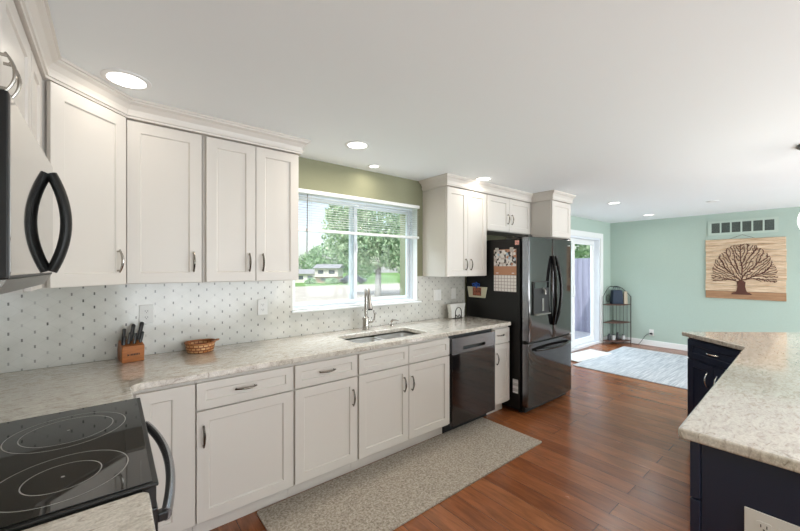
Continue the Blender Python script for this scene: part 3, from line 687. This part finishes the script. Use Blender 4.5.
# napkin holder with napkins
NX, NY = 3.515, -.112
nh = thing('napkin_holder', 'black wire napkin holder with arch at counter end', 'napkin holder', (NX,NY,.9145))
for oy in (-.032,.032):
    mb = MB(); mbb = MB()
    arch = [(NX-.048,NY+oy,.921)] + [(NX-.048*math.cos(R(a)), NY+oy, .975+.055*math.sin(R(a))) for a in range(0,181,15)] + [(NX+.048,NY+oy,.921)]
    mb.tube(arch, .0035, 8)
    sc_ = [(NX-.045+.09*i/24, NY+oy, .940+.012*math.sin(i/24*4*math.pi)) for i in range(25)]; mbb.tube(sc_, .0032, 6)
    build(mb, 'wire_arch', IRON, nh, smooth=True); build(mbb, 'scroll', IRON, nh, smooth=True)
build(MB().box((NX-.055,NY-.036,.9150),(NX+.055,NY+.036,.9205)), 'base_plate', IRON, nh)
nk = MB()
for i in range(4):
    y0 = NY-.024+i*.0125
    nk.prism([(NX-.100,.9215),(NX+.100,.9215),(NX+.102,.99),(NX+.124,1.070-.003*i),(NX-.124,1.072-.002*i),(NX-.102,.99)], y0, y0+.010, (), XZ)
nk = build(nk, 'paper_napkins', mat('paper_napkin', (.74,.73,.69), .85), bevel=.002)
tag(nk, 'stack of white paper napkins standing in the black wire holder', 'napkins')

# outlets and switches
def outlet(label, loc, rotz, w=.072, h=.116, kind='outlet', n=1, cat='outlet'):
    o = thing('wall_'+kind, label, cat, loc, rotz)
    build(MB().box((-w/2,-.006,-h/2),(w/2,-.0004,h/2)), 'cover_plate', PLATE, o, world=False, bevel=.002)
    for i in range(n):
        cx = (i-(n-1)/2)*.046
        if kind == 'outlet':
            for dz in (.019,-.019):
                r_ = build(MB().prism(rrect(cx-.0165,dz-.014,cx+.0165,dz+.014,.006,3), -.0078, -.0061, (), XZ), 'receptacle', PLATE, o, world=False)
                s_ = MB()
                for dx in (-.0065,.0065): s_.box((cx+dx-.0012,-.0083,dz-.003),(cx+dx+.0012,-.0079,dz+.006))
                s_.box((cx-.002,-.0083,dz-.0105),(cx+.002,-.0079,dz-.0065)); build(s_, 'slots', SLOT, r_, world=False)
        else:
            build(MB().box((cx-.0165,-.0095,-.033),(cx+.0165,-.0062,.033)), 'rocker', PLATE, o, world=False, bevel=.002)
    return o
TY = -.0078
outlet('white double outlet in the tile above the knife block', (.770,TY,1.170), 0)
outlet('white double outlet in the tile below the two-door wall cabinet', (1.482,TY,1.165), 0)
outlet('white two-rocker switch plate in the tile right of the window', (3.325,TY,1.165), 0, w=.116, kind='switch', n=2, cat='switch')
outlet('white single switch in the tile above the napkin holder', (3.580,TY,1.170), 0, kind='switch', cat='switch')
fo = outlet('white outlet low on the far green wall with a black plug', (XF-.0005,-.525,.250), R(-90))

# blinds
bd = thing('window_blind', 'half-raised white horizontal mini blind at the top of the kitchen window', 'blind', (2.39,-.036,1.745))
BX0, BX1 = 1.715, 3.035
build(MB().box((BX0,-.052,2.058),(BX1,-.003,2.090)), 'headrail', WHITE, bd, bevel=.006)
mb = MB(); z = 2.030
while z > 1.795:
    N = 4; prev = None
    for k in range(N+1):
        y = -.043+.030*k/N; dz = -.0035*((k/N-.5)*2)**2 + .003*(k/N-.5)
        cur = (mb._v((BX0+.005,y,z+dz)), mb._v((BX1-.005,y,z+dz)))
        if prev: mb.bm.faces.new((prev[0],prev[1],cur[1],cur[0]))
        prev = cur
    z -= .0205
sl = build(mb, 'slats', mat('blind_slat', (.74,.75,.75), .45), bd, smooth=True)
sl.modifiers.new('thick', 'SOLIDIFY').thickness = .0008
build(MB().box((BX0+.002,-.046,1.752),(BX1-.002,-.012,1.776)), 'bottom_rail', WHITE, bd, bevel=.004)
mb = MB()
for x in (1.86,2.39,2.90):
    for y in (-.0445,-.0115): mb.tube([(x,y,2.05),(x,y,1.772)], .0012, 5)
build(mb, 'ladder_cords', mat('white_cord', (.7,.7,.7), .7), bd)
build(MB().tube([(1.82,-.055,2.05),(1.815,-.056,1.58)], .0042, 8), 'tilt_wand', mat('smoked_wand', (.16,.17,.17), .25), bd, smooth=True)

# kitchen rug
rugk = build(MB().prism(rrect(1.27,-1.175,3.395,-.553,.012,2), .0012, .0105), 'kitchen_rug', rug_mat('greige_loop_rug', (.23,.19,.15), (.56,.505,.43), 75, (1,1,1)), origin=(1.27,-1.2,0))
tag(rugk, 'greige speckled runner rug on the wood floor by the base cabinets', 'rug')

# ------------------------------------------------------------------ peninsula
A0, A1, A2 = Vector((2.108,-2.388)), Vector((4.014,-2.321)), Vector((4.394,-1.883))
u_ = (A2-A1).normalized(); v_ = Vector((u_.y,-u_.x))     # along the far face, and back from it
A3 = A2 + v_*1.35; A4 = A3 - u_*1.15
poly = [A0, A1, A2, A3, A4, Vector((2.112,-3.42))]
pc = build(MB().prism([(p.x,p.y) for p in rrect and poly], .8785, .914), 'peninsula_countertop', STONE, bevel=.008, origin=(2,-3,0), seg=3)
tag(pc, 'large beige quartz countertop on the navy peninsula', 'countertop')
pn = thing('peninsula_cabinet', 'navy peninsula base with outlet on its end panel', 'cabinet', (2.9,-2.75,0))
e0, e1 = (2.137,-2.418), (3.86,-2.357)
build(MB().prism([(2.150,-2.440),(e1[0],e1[1]-.022),(3.86,-3.05),(2.150,-3.05)], .002, .8775), 'cabinet_body', NAVY, pn)
build(MB().box((2.136,-3.055,.002),(2.1495,-2.445,.8775)), 'end_panel', NAVY, pn, bevel=.002)
build(MB().box((2.128,-2.4445,.685),(2.165,-2.417,.8775)), 'corner_post', NAVY, pn, bevel=.003)
build(MB().box((2.128,-2.4445,.002),(2.165,-2.417,.6805)), 'corner_post', NAVY, pn, bevel=.003)
th = math.atan2(e1[1]-e0[1], e1[0]-e0[0])
Mp = place((e1[0],e1[1]-.021,0), th+math.pi)
Lp = 1.68
for i in range(3):
    a, b = .02+i*Lp/3, .02+(i+1)*Lp/3-.006
    d_ = build(MB().at(Mp).shaker(a,b,.12,.70,0), 'door', NAVY, pn, bevel=.0015); build(MB().at(Mp).pull(a+.04,.57,-.0205), 'handle', NICK, d_, smooth=True)
    d_ = build(MB().at(Mp).shaker(a,b,.712,.86,0,st=.04), 'drawer', NAVY, pn, bevel=.0015); build(MB().at(Mp).pull((a+b)/2,.785,-.0205,vertical=False), 'handle', NICK, d_, smooth=True)
# angled far unit
ca = math.atan2(-u_.y, -u_.x)
org = A2 - u_*.022 + v_*(.045+.56)
fw = (A2-A1).length - .03
NICKB = mat('bright_nickel', (.62,.60,.56), .18, 1)
cabinet('navy angled two-door cabinet at the far end of the peninsula', (org.x,org.y,0), ca, fw, .56, .105, .8775,
        [('drawer',.012,fw-.006,.705,.862,(fw*.5,.787,False)), ('door',.012,fw/2-.002,.122,.697,(fw/2-.045,.575,True)), ('door',fw/2+.002,fw-.006,.122,.697,(fw/2+.045,.575,True))],
        name='peninsula_cabinet', m=NAVY, mbody=NAVY, kick=True, hm=NICKB)
outlet('wide white outlet plate on the navy peninsula end panel', (2.1355,-2.640,.660), R(-90), w=.178, h=.118, n=3)

# ------------------------------------------------------------------ ceiling lights
def downlight(label, x, y, r, power, col, r_in=None, emit=True):
    o = thing('recessed_light', label, 'ceiling light', (x,y,CEIL), 0, 'recessed ceiling lights')
    build(MB().lathe([(r*.78,-.0055),(r*.95,-.0055),(r*1.0,-.003),(r*1.0,-.0004),(r*.78,-.0004)], (0,0,0), 40, loop=True), 'trim_ring', WHITE, o, world=False, smooth=True)
    build(MB().lathe([(0,-.0036),(r*.77,-.0036),(r*.77,-.0006),(0,-.0006)], (0,0,0), 40), 'lens', LENS, o, world=False)
    lamp('bulb', 'AREA', (0,0,-.009), power, col, (0,0,0), o, shape='DISK', size=r*1.5, spread=R(170))
    return o
WARM = (1,.92,.80); COOL = (1,.97,.93)
downlight('large lit recessed light above the diagonal corner cabinet', .657, -.608, .098, LAMP_W*.10, WARM)
downlight('lit recessed light over the near edge of the dining rug', 5.98, -.78, .085, LAMP_W*.6, COOL)
downlight('lit recessed light closest to the far green wall', 7.66, -.70, .085, LAMP_W*.4, COOL)
downlight('lit recessed light above the base cabinets between the wall cabinets and the window', 1.99, -.53, .090, LAMP_W, WARM)
downlight('smallest lit recessed light, close to the wall above the sink', 2.392, -.164, .052, LAMP_W*.16, WARM)
downlight('lit recessed light in front of the cabinet beside the refrigerator', 3.50, -.485, .090, LAMP_W*.24, WARM)
for i, (x, y) in enumerate(((1.3,-3.6),(3.0,-3.9),(4.9,-3.7),(6.6,-3.9),(2.0,-5.3),(4.4,-5.3))):  # extra downlights added out of view to brighten the room
    downlight('added unseen recessed ceiling light brightening the room from behind the camera', x, y, .09, LAMP_W*1.2, WARM if i < 3 else COOL)
sd = build(MB().lathe([(0,-.012),(.06,-.011),(.068,-.006),(.070,-.0005),(0,-.0005)], (6.86,-1.66,CEIL), 32), 'smoke_detector', WHITE, smooth=True)
tag(sd, 'flat white unlit disc on the ceiling near the far wall vent', 'smoke detector')

# pendant over the peninsula
def pendant(label, x, y):
    p = thing('pendant_light', label, 'pendant light', (x,y,1.66), 0, 'globe pendants')
    build(MB().lathe([(0,CEIL-.028),(.10,CEIL-.028),(.15,CEIL-.012),(.155,CEIL-.0005),(0,CEIL-.0005)], (x,y,0), 32), 'canopy', mat('bronze_metal', (.06,.05,.045), .3, .8), p, smooth=True)
    build(MB().tube([(x,y,CEIL-.028),(x,y,1.985)], .006, 8), 'stem', MATS['bronze_metal'], p, smooth=True)
    build(MB().lathe([(0,1.985),(.03,1.985),(.045,1.955),(.045,1.945),(0,1.945)], (x,y,0), 24), 'cap', MATS['bronze_metal'], p, smooth=True)
    build(MB().lathe([(.147*math.sin(R(a)), 1.806-.147*math.cos(R(a))) for a in range(0,166,11)], (x,y,0), 36), 'glass_globe', GLOBE, p, smooth=True)
    lamp('bulb', 'POINT', (0,0,1.60-1.66), 8, (1,.95,.88), (0,0,0), p, shadow_soft_size=.1)
pendant('lit white globe pendant at the right edge over the peninsula', 4.545, -2.685)

# ------------------------------------------------------------------ dining area
drug = build(MB().box((5.95,-3.1,.0012),(7.95,-.225,.0095)), 'area_rug', rug_mat('blue_grey_rug', (.30,.335,.38), (.66,.675,.69), 16, (.16,4.0,1)), origin=(6,-3,0))
tag(drug, 'pale blue-grey streaked area rug on the dining floor', 'rug')
mb = MB().at(place((6.67,-.115,0), R(-7)))
mb.prism(rrect(-.49,-.155,.49,.215,.015,2), .0105, .020)
dmat = build(mb, 'door_mat', rug_mat('white_mat', (.66,.66,.65), (.80,.80,.79), 30, (1,1,1)), origin=(6.6,-.1,0))
tag(dmat, 'bright white mat in front of the sliding glass door', 'door mat')

# corner shelf rack
cx, cy = 8.385, .118; Lx, Ly = .475, .315
rk = thing('corner_shelf_rack', 'dark iron folding corner rack beside the sliding door', 'shelf rack', (cx,cy,0))
mb = MB()
def upright(x, y, h): mb.tube([(x,y,.001),(x,y,h)], .008, 8)
upright(cx,cy,1.02); upright(cx-Lx,cy,.91); upright(cx,cy-Ly,.91)
build(mb, 'uprights', IRON, rk, smooth=True)
for nm, fn, LL in (('back_panel', lambda t,z: (cx-t*Lx, cy, z), Lx), ('back_panel', lambda t,z: (cx, cy-t*Ly, z), Ly)):
    mb = MB()
    mb.tube([fn(k/12, .90+.19*math.sin(math.pi*min(1,(k/12)*.62+.38))) for k in range(13)], .006, 6)
    for z in (.058,.41,.75): mb.tube([fn(0,z), fn(1,z)], .005, 6)
    for k in (1,2,3,4): mb.tube([fn(k/5,.058), fn(k/5,.75)], .0035, 6)
    mb.tube([fn(.5+.18*math.cos(R(a)), .86+.07*math.sin(R(a))) for a in range(0,360,30)], .004, 6, closed=True)
    build(mb, nm, IRON, rk, smooth=True)
wick = mat('dark_wicker', (.10,.045,.03), .6, noise=(60,.5))
for z in (.058,.41,.75):
    pl = [(cx-.01,cy-.01),(cx-Lx+.01,cy-.01)] + [(cx-(Lx-.01)*math.cos(R(a)), cy-(Ly-.01)*math.sin(R(a))) for a in range(10,90,10)] + [(cx-.01,cy-Ly+.01)]
    build(MB().prism(pl, z-.008, z+.006), 'shelf', wick, rk)
bgm = mat('navy_canvas', (.012,.025,.05), .7)
bag = thing('tote_bag', 'dark navy tote bag on the top shelf of the corner rack', 'bag', (8.24,-.015,.757))
mb = MB().at(place((8.235,.0,.757), R(-40)))
mb.prism([(-.105,0),(.105,0),(.085,.265),(-.085,.265)], -.055, .055, (), XZ); build(mb, 'bag_body', bgm, bag, bevel=.01)
for y in (-.03,.03):
    build(MB().at(place((8.235,.0,.757), R(-40))).tube([(-.05,y,.26),(-.045,y,.31),(0,y,.335),(.045,y,.31),(.05,y,.26)], .006, 6), 'strap', bgm, bag, smooth=True)
tanb = build(MB().at(place((8.338,-.115,.757), R(-40))).prism([(-.035,0),(.04,0),(.03,.24),(-.03,.24)], -.02, .02, (), XZ), 'folded_paper_bag', mat('kraft_paper', (.42,.36,.27), .8), bevel=.003)
tag(tanb, 'tan paper bag leaning beside the navy tote bag', 'bag')
pm = [mat('jar_dark', (.03,.03,.035), .4), mat('jar_pale', (.55,.56,.55), .4)]
for i, (px, py, h, r, lbl) in enumerate(((8.02,.05,.13,.028,'small dark jar at the left of the bottom rack shelf'),(8.14,.02,.11,.035,'small pale pot left of centre on the bottom rack shelf'),(8.24,-.02,.14,.03,'small dark jar right of centre on the bottom rack shelf'),(8.32,-.09,.10,.034,'small pale pot at the right of the bottom rack shelf'))):
    j = thing('shelf_jar', lbl, 'jar', (px,py,.0645))
    build(MB().lathe([(0,0),(r*.8,0),(r,.02),(r*.95,h*.7),(r*.6,h*.82),(0,h*.82)], (px,py,.0645), 16), 'jar_body', pm[i%2], j, smooth=True)
    build(MB().lathe([(0,h*.83),(r*.62,h*.83),(r*.62,h),(0,h)], (px,py,.0645), 16), 'lid', pm[0], j, smooth=True)
# plug and cord at the far outlet
cd = thing('power_cord', 'thin black cord from the far wall outlet down to the floor', 'cord', (8.38,-.45,.02))
build(MB().box((XF-.04,-.545,.215),(XF-.0092,-.505,.245)), 'plug', BLACK, cd, bevel=.004)
build(MB().tube([(XF-.04,-.515,.228),(XF-.06,-.47,.215),(XF-.055,-.42,.15),(XF-.06,-.37,.06),(XF-.06,-.33,.006),(XF-.055,-.22,.006)], .004, 6), 'cable', BLACKM, cd, smooth=True)

# return air vent
vt = thing('air_vent', 'long return air grille high on the green wall above the tree art', 'vent', (XF-.001,-1.745,2.0))
VY0, VY1, VZ0, VZ1 = -2.155, -1.335, 1.998, 2.232
hs = []
n6 = 6; wv = (VY1-VY0-.07)/n6
for i in range(n6):
    a = VY0+.035+i*wv; hs.append(rect(a+.010,VZ0+.035,a+wv-.010,VZ1-.035))
build(MB().prism(rect(VY0,VZ0,VY1,VZ1), XF-.012, XF-.0006, hs, YZ), 'grille_frame', mat('vent_paint', (.46,.55,.48), .5), vt)
vs = MB()
z = VZ0+.035
while z < VZ1-.035:
    vs.box((XF-.008,VY0+.02,z),(XF-.0045,VY1-.02,z+.006)); z += .014
build(vs, 'louvres', mat('vent_louvre', (.15,.19,.165), .6), vt)
build(MB().box((XF-.004,VY0+.01,VZ0+.01),(XF-.0007,VY1-.01,VZ1-.01)), 'duct_back', BLACKM, vt)

# tree wall art
AY0, AY1, AZ0, AZ1 = -2.232, -1.305, .955, 1.925
art = thing('wooden_tree_art', 'plank wall art with a dark branching tree on the green wall', 'wall art', (XF-.03,-1.768,AZ0))
def plank_mat(nm, c0, c1):
    m = bpy.data.materials.new(nm); m.use_nodes = True; n, l = nodes_of(m); b = n['Principled BSDF']
    tc = n.new('ShaderNodeTexCoord'); mp = n.new('ShaderNodeMapping'); mp.inputs['Scale'].default_value = (1,1.4,16); l.new(tc.outputs['Object'], mp.inputs[0])
    a = n.new('ShaderNodeTexNoise'); a.inputs['Scale'].default_value = 2.2; a.inputs['Detail'].default_value = 7; a.inputs['Roughness'].default_value = .7; l.new(mp.outputs[0], a.inputs[0])
    c = ramp(n, [(.32,c0),(.66,c1)]); l.new(a.outputs[0], c.inputs[0]); l.new(c.outputs[0], b.inputs['Base Color']); b.inputs['Roughness'].default_value = .7
    return m
pa = plank_mat('weathered_plank', (.40,.25,.14), (.76,.60,.43)); pb = plank_mat('brown_plank', (.27,.14,.07), (.42,.24,.13))
zz = AZ0; k = 0
hts = [.125]+[(AZ1-AZ0-.125)/9]*9
for hgt in hts:
    jt = random.uniform(-.006,.006)
    build(MB().box((XF-.022+random.uniform(-.002,.002),AY0+jt,zz+.001),(XF-.0015,AY1+jt,zz+hgt-.0015)), 'plank', pb if k == 0 else pa, art, bevel=.002); zz += hgt; k += 1
tcol = mat('carved_tree_brown', (.085,.026,.015), .55)
tm = MB(); ty = -1.745; tz = AZ0+.105
ctr = Vector((-1.765, 1.315)); ea, eb = .385, .535
def inside(y, z): return ((y-ctr.x)/ea)**2 + ((z-ctr.y)/eb)**2 < 1 and z > 1.24 - .12*abs(y-ctr.x)/ea*0
import numpy as np
rg_ = np.random.default_rng(4)
att = []
while len(att) < 2600:
    y, z = rg_.uniform(ctr.x-ea, ctr.x+ea), rg_.uniform(1.20, ctr.y+ea*1.4)
    if ((y-ctr.x)/ea)**2+((z-ctr.y)/eb)**2 < 1 and z > 1.215+.06*(1-abs(y-ctr.x)/ea): att.append((y,z))
att = np.array(att); nd = [(ty,tz+.10),(ty,tz+.13),(ty,tz+.16),(ty,tz+.19)]; par = [-1,0,1,2]
for it in range(90):
    N_ = np.array(nd); D2 = ((att[:,None,:]-N_[None])**2).sum(2); near = D2.argmin(1); dist = np.sqrt(D2[np.arange(len(att)),near])
    if len(att) == 0: break
    new = []
    for k in np.unique(near[dist < .6]):
        q = att[(near == k) & (dist < .6)]; v = (q-N_[k]); v = (v/np.linalg.norm(v,axis=1)[:,None]).sum(0); v /= np.linalg.norm(v)+1e-9
        v = v + rg_.normal(0,.28,2); v /= np.linalg.norm(v); new.append((tuple(N_[k]+v*.0135), int(k)))
    for p, k in new: nd.append(p); par.append(k)
    N_ = np.array(nd); att = att[np.sqrt(((att[:,None,:]-N_[None])**2).sum(2).min(1)) > .0165]
    if len(att) == 0: break
rad = [0.0]*len(nd)
for k in range(len(nd)-1,-1,-1):
    rad[k] = max(.0042, min(.032, (rad[k])**(1/2.0) if rad[k] else .0042))
    if par[k] >= 0: rad[par[k]] += rad[k]**2.0*.86
for k in range(1,len(nd)):
    a, b = nd[par[k]], nd[k]
    tm.tube([(XF-.0265,*a),(XF-.0265,*b)], [min(rad[par[k]], rad[k]*1.15), rad[k]], 6)
for v in tm.bm.verts: v.co.x = XF-.0265+(v.co.x-(XF-.0265))*(.0045/max(.0045,abs(v.co.x-(XF-.0265)))) if abs(v.co.x-(XF-.0265)) > .0045 else v.co.x
tm.prism([(ty-.085,tz-.012),(ty+.08,tz-.012),(ty+.055,tz+.03),(ty+.045,tz+.10),(ty+.05,tz+.17),(ty+.02,tz+.20),(ty-.015,tz+.195),(ty-.05,tz+.17),(ty-.045,tz+.10),(ty-.06,tz+.03)], XF-.0315, XF-.0225, (), YZ)
build(tm, 'carved_tree', tcol, art, smooth=True)
build(MB().prism([(ty-.13,tz-.03),(ty+.12,tz-.03),(ty+.10,tz+.0),(ty+.03,tz+.02),(ty-.03,tz+.018),(ty-.10,tz+.0)], XF-.0305, XF-.0222, (), YZ), 'carved_ground', tcol, art)
build(MB().tube([(XF-.012,-1.60,AZ1-.002),(XF-.006,-1.755,AZ1+.062),(XF-.012,-1.895,AZ1-.002)], .0022, 6), 'hanging_cord', mat('dark_cord', (.14,.09,.06), .7), art)

# ------------------------------------------------------------------ outside
G = -1.15
build(MB().box((-60,.5,G-.3),(130,140,G)), 'ground', mat('lawn_grass', (.16,.30,.08), .9, noise=(3,.3)), structure=True)
road = build(MB().prism([(-60,9),(130,9),(130,40),(-60,46)], G+.001, G+.03), 'street', mat('pale_concrete', (.52,.48,.43), .9, noise=(.6,.12)), structure=True)
build(MB().box((5.0,.36,-.4),(9.72,5.2,-.12)), 'patio', mat('patio_slab', (.42,.42,.45), .8), structure=True)
# fence at the patio
fn_ = thing('wooden_fence', 'grey-violet board fence beyond the sliding glass door', 'fence', (9.64,2.4,-.12))
fb = mat('stained_fence_board', (.25,.245,.33), .8, noise=(2,.2,(1,6,.3)))
mb = MB(); y = .4
while y < 4.6: mb.box((9.62,y,-.118),(9.645,y+.135,1.69)); y += .142
build(mb, 'boards', fb, fn_)
for z in (.1,.75,1.45): build(MB().box((9.646,.4,z),(9.69,4.6,z+.09)), 'rail', fb, fn_)
# foliage helper
def leaf_mat(name, c0, c1):
    m = bpy.data.materials.new(name); m.use_nodes = True; n, l = nodes_of(m); b = n['Principled BSDF']
    tc = n.new('ShaderNodeTexCoord'); t = n.new('ShaderNodeTexNoise'); t.inputs['Scale'].default_value = 2.2; t.inputs['Detail'].default_value = 4; l.new(tc.outputs['Object'], t.inputs[0])
    c = ramp(n, [(.35,c0),(.65,c1)]); l.new(t.outputs[0], c.inputs[0]); l.new(c.outputs[0], b.inputs['Base Color']); b.inputs['Roughness'].default_value = .6
    return m
LEAFA = leaf_mat('leaf_green', (.16,.30,.16), (.56,.70,.48)); LEAFB = leaf_mat('leaf_deep', (.14,.26,.15), (.42,.58,.38)); LEAFC = leaf_mat('leaf_bright', (.18,.36,.08), (.46,.64,.22))
BARK = mat('tree_bark', (.30,.30,.29), .9, noise=(4,.3))
def crown(blobs, n, size, seed):
    rn = random.Random(seed); mb = MB(); tot = sum(b[3]*b[4]*b[5] for b in blobs)
    for (x,y,z,rx,ry,rz) in blobs:
        for _ in range(int(n*rx*ry*rz/tot)):
            d = Vector((rn.gauss(0,1),rn.gauss(0,1),rn.gauss(0,1))).normalized(); q = rn.uniform(.35,1)**.5
            p = Vector((x+d.x*rx*q, y+d.y*ry*q, z+d.z*rz*q)); a = Vector((rn.gauss(0,1),rn.gauss(0,1),rn.gauss(0,1))).normalized(); b = a.orthogonal().normalized()
            b = (b*math.cos(rn.uniform(0,6.28)) + a.cross(b)*math.sin(1.3)).normalized(); s = size*rn.uniform(.6,1.3)
            mb.face([p-a*s, p-b*s*.55, p+a*s, p+b*s*.55])
    return mb
def tree(name, label, x, y, h, blobs, n, size, m, seed, tr=.25):
    t = thing(name, label, 'tree', (x,y,G), 0, 'trees outside the kitchen window')
    build(MB().tube([(x,y,G+.001),(x+.05,y,G+h*.3),(x-.05,y+.1,G+h*.6)], [tr*1.25,tr,tr*.55], 10), 'trunk', BARK, t, smooth=True)
    build(crown(blobs, n, size, seed), 'foliage', m, t)
tx, ty_ = 19.2, 23.4
tree('shade_tree', 'large leafy tree with grey trunk seen through the right window pane', tx, ty_, 8,
     [(tx+.3,ty_,5.2,3.6,3.6,3.4),(tx-1.3,ty_+1.0,3.9,2.4,2.4,2.2),(tx+1.6,ty_-1.4,3.2,2.2,2.2,2.3),(tx+2.2,ty_-2.2,1.9,1.5,1.6,1.4),(tx-.9,ty_+1.2,1.5,.9,.9,.8),(tx-1.9,ty_+1.5,6.0,2.2,2.2,2.2),(tx+.5,ty_,2.6,2.0,2.0,1.4),(tx-2.5,ty_+2.0,4.9,1.9,1.9,2.6),(tx-1.9,ty_+1.6,2.6,1.2,1.2,1.3)], 14000, .16, LEAFA, 3)
tree('background_tree', 'leafy tree behind the roof of the pale house', 36.5, 64, 8,
     [(37,66,3.2,5.5,4,3.6),(42,62,3.4,5,4,4.6),(34.5,69,2.4,3.5,3.5,2.6)], 5200, .30, LEAFA, 5)
tree('roadside_tree', 'bright green tree at the left edge of the left pane', 27.0, 68, 8,
     [(26.6,69,3.0,2.4,2.4,4.2),(28.2,70,1.8,2.6,2.4,2.6)], 2600, .26, LEAFC, 6)
tree('background_tree', 'distant dark tree behind the right window pane', 44, 42, 9,
     [(44,42,4.5,6,6,5.5),(48,36,4,6,6,5)], 3600, .38, LEAFB, 9)
tree('patio_tree', 'pale leafy tree above the fence beyond the sliding door', 19, 4.2, 8,
     [(19,4.2,4.2,2.6,2.8,3.0),(21,5.4,3.4,2.6,2.6,2.6)], 3500, .19, LEAFA, 12)
hg = thing('hedge', 'low green hedge in front of the house across the street', 'hedge', (27.5,50,G))
build(crown([(25.8,51.6,G+.35,1.0,1.0,.5),(28.6,49.5,G+.35,1.2,1.2,.55)], 900, .2, 15), 'foliage', LEAFA, hg)
# house
hs_ = thing('neighbour_house', 'pale two-level house with grey roof across the street', 'house', (27.5,53,G), 0)
Mh = place((27.6,53.6,G), math.atan2(-5.3,6.5)) @ Matrix.Diagonal((.92,.92,.80,1))
pale = mat('pale_siding', (.70,.66,.62), .8); roofm = mat('grey_shingle', (.34,.34,.36), .9); brick = mat('tan_brick', (.50,.36,.28), .9)
build(MB().at(Mh).box((-4.2,0,.001),(0,5,1.9)), 'lower_wing', pale, hs_)
build(MB().at(Mh).box((0.02,-.4,1.3),(4.3,5,3.1)), 'upper_floor', pale, hs_)
build(MB().at(Mh).box((0.02,.2,.001),(4.3,5,1.29)), 'brick_base', brick, hs_)
build(MB().at(Mh).prism([(-.6,1.91),(5.6,1.91),(2.5,2.9)], -4.6, -.01, (), lambda x,y,z: (z,x,y)), 'wing_roof', roofm, hs_)
build(MB().at(Mh).prism([(-1.0,3.11),(5.6,3.11),(2.4,4.0)], -.3, 4.7, (), lambda x,y,z: (z,x,y)), 'upper_roof', roofm, hs_)
wg = mat('house_window', (.12,.14,.16), .2)
for (a,b,c,d,y) in ((-3.4,.7,-2.2,1.5,-.02),(-1.4,.7,-.5,1.5,-.02),(.6,1.9,1.6,2.7,-.42),(2.6,1.9,3.7,2.7,-.42),(1.0,.35,3.2,.95,.18)):
    build(MB().at(Mh).box((a,y,b),(c,y+.06,d)), 'house_window', wg, hs_)
car = thing('parked_car', 'dark car parked across the street beside the house', 'car', (30.8,46.5,G+.03))
Mc = place((30.8,46.5,G+.031), math.atan2(-5.3,6.5))
build(MB().at(Mc).prism([(-2.1,.3),(2.1,.3),(2.1,.75),(1.4,.85),(.8,1.35),(-1.0,1.35),(-1.6,.85),(-2.1,.8)], -.85, .85, (), XZ), 'car_body', mat('dark_car_paint', (.05,.06,.08), .3), car, bevel=.08)
for wx in (-1.3,1.3):
    for wy in (-.8,.8): build(MB().at(Mc).tube([(wx,wy-.1,.32),(wx,wy+.1,.32)], .32, 16), 'wheel', BLACKM, car)
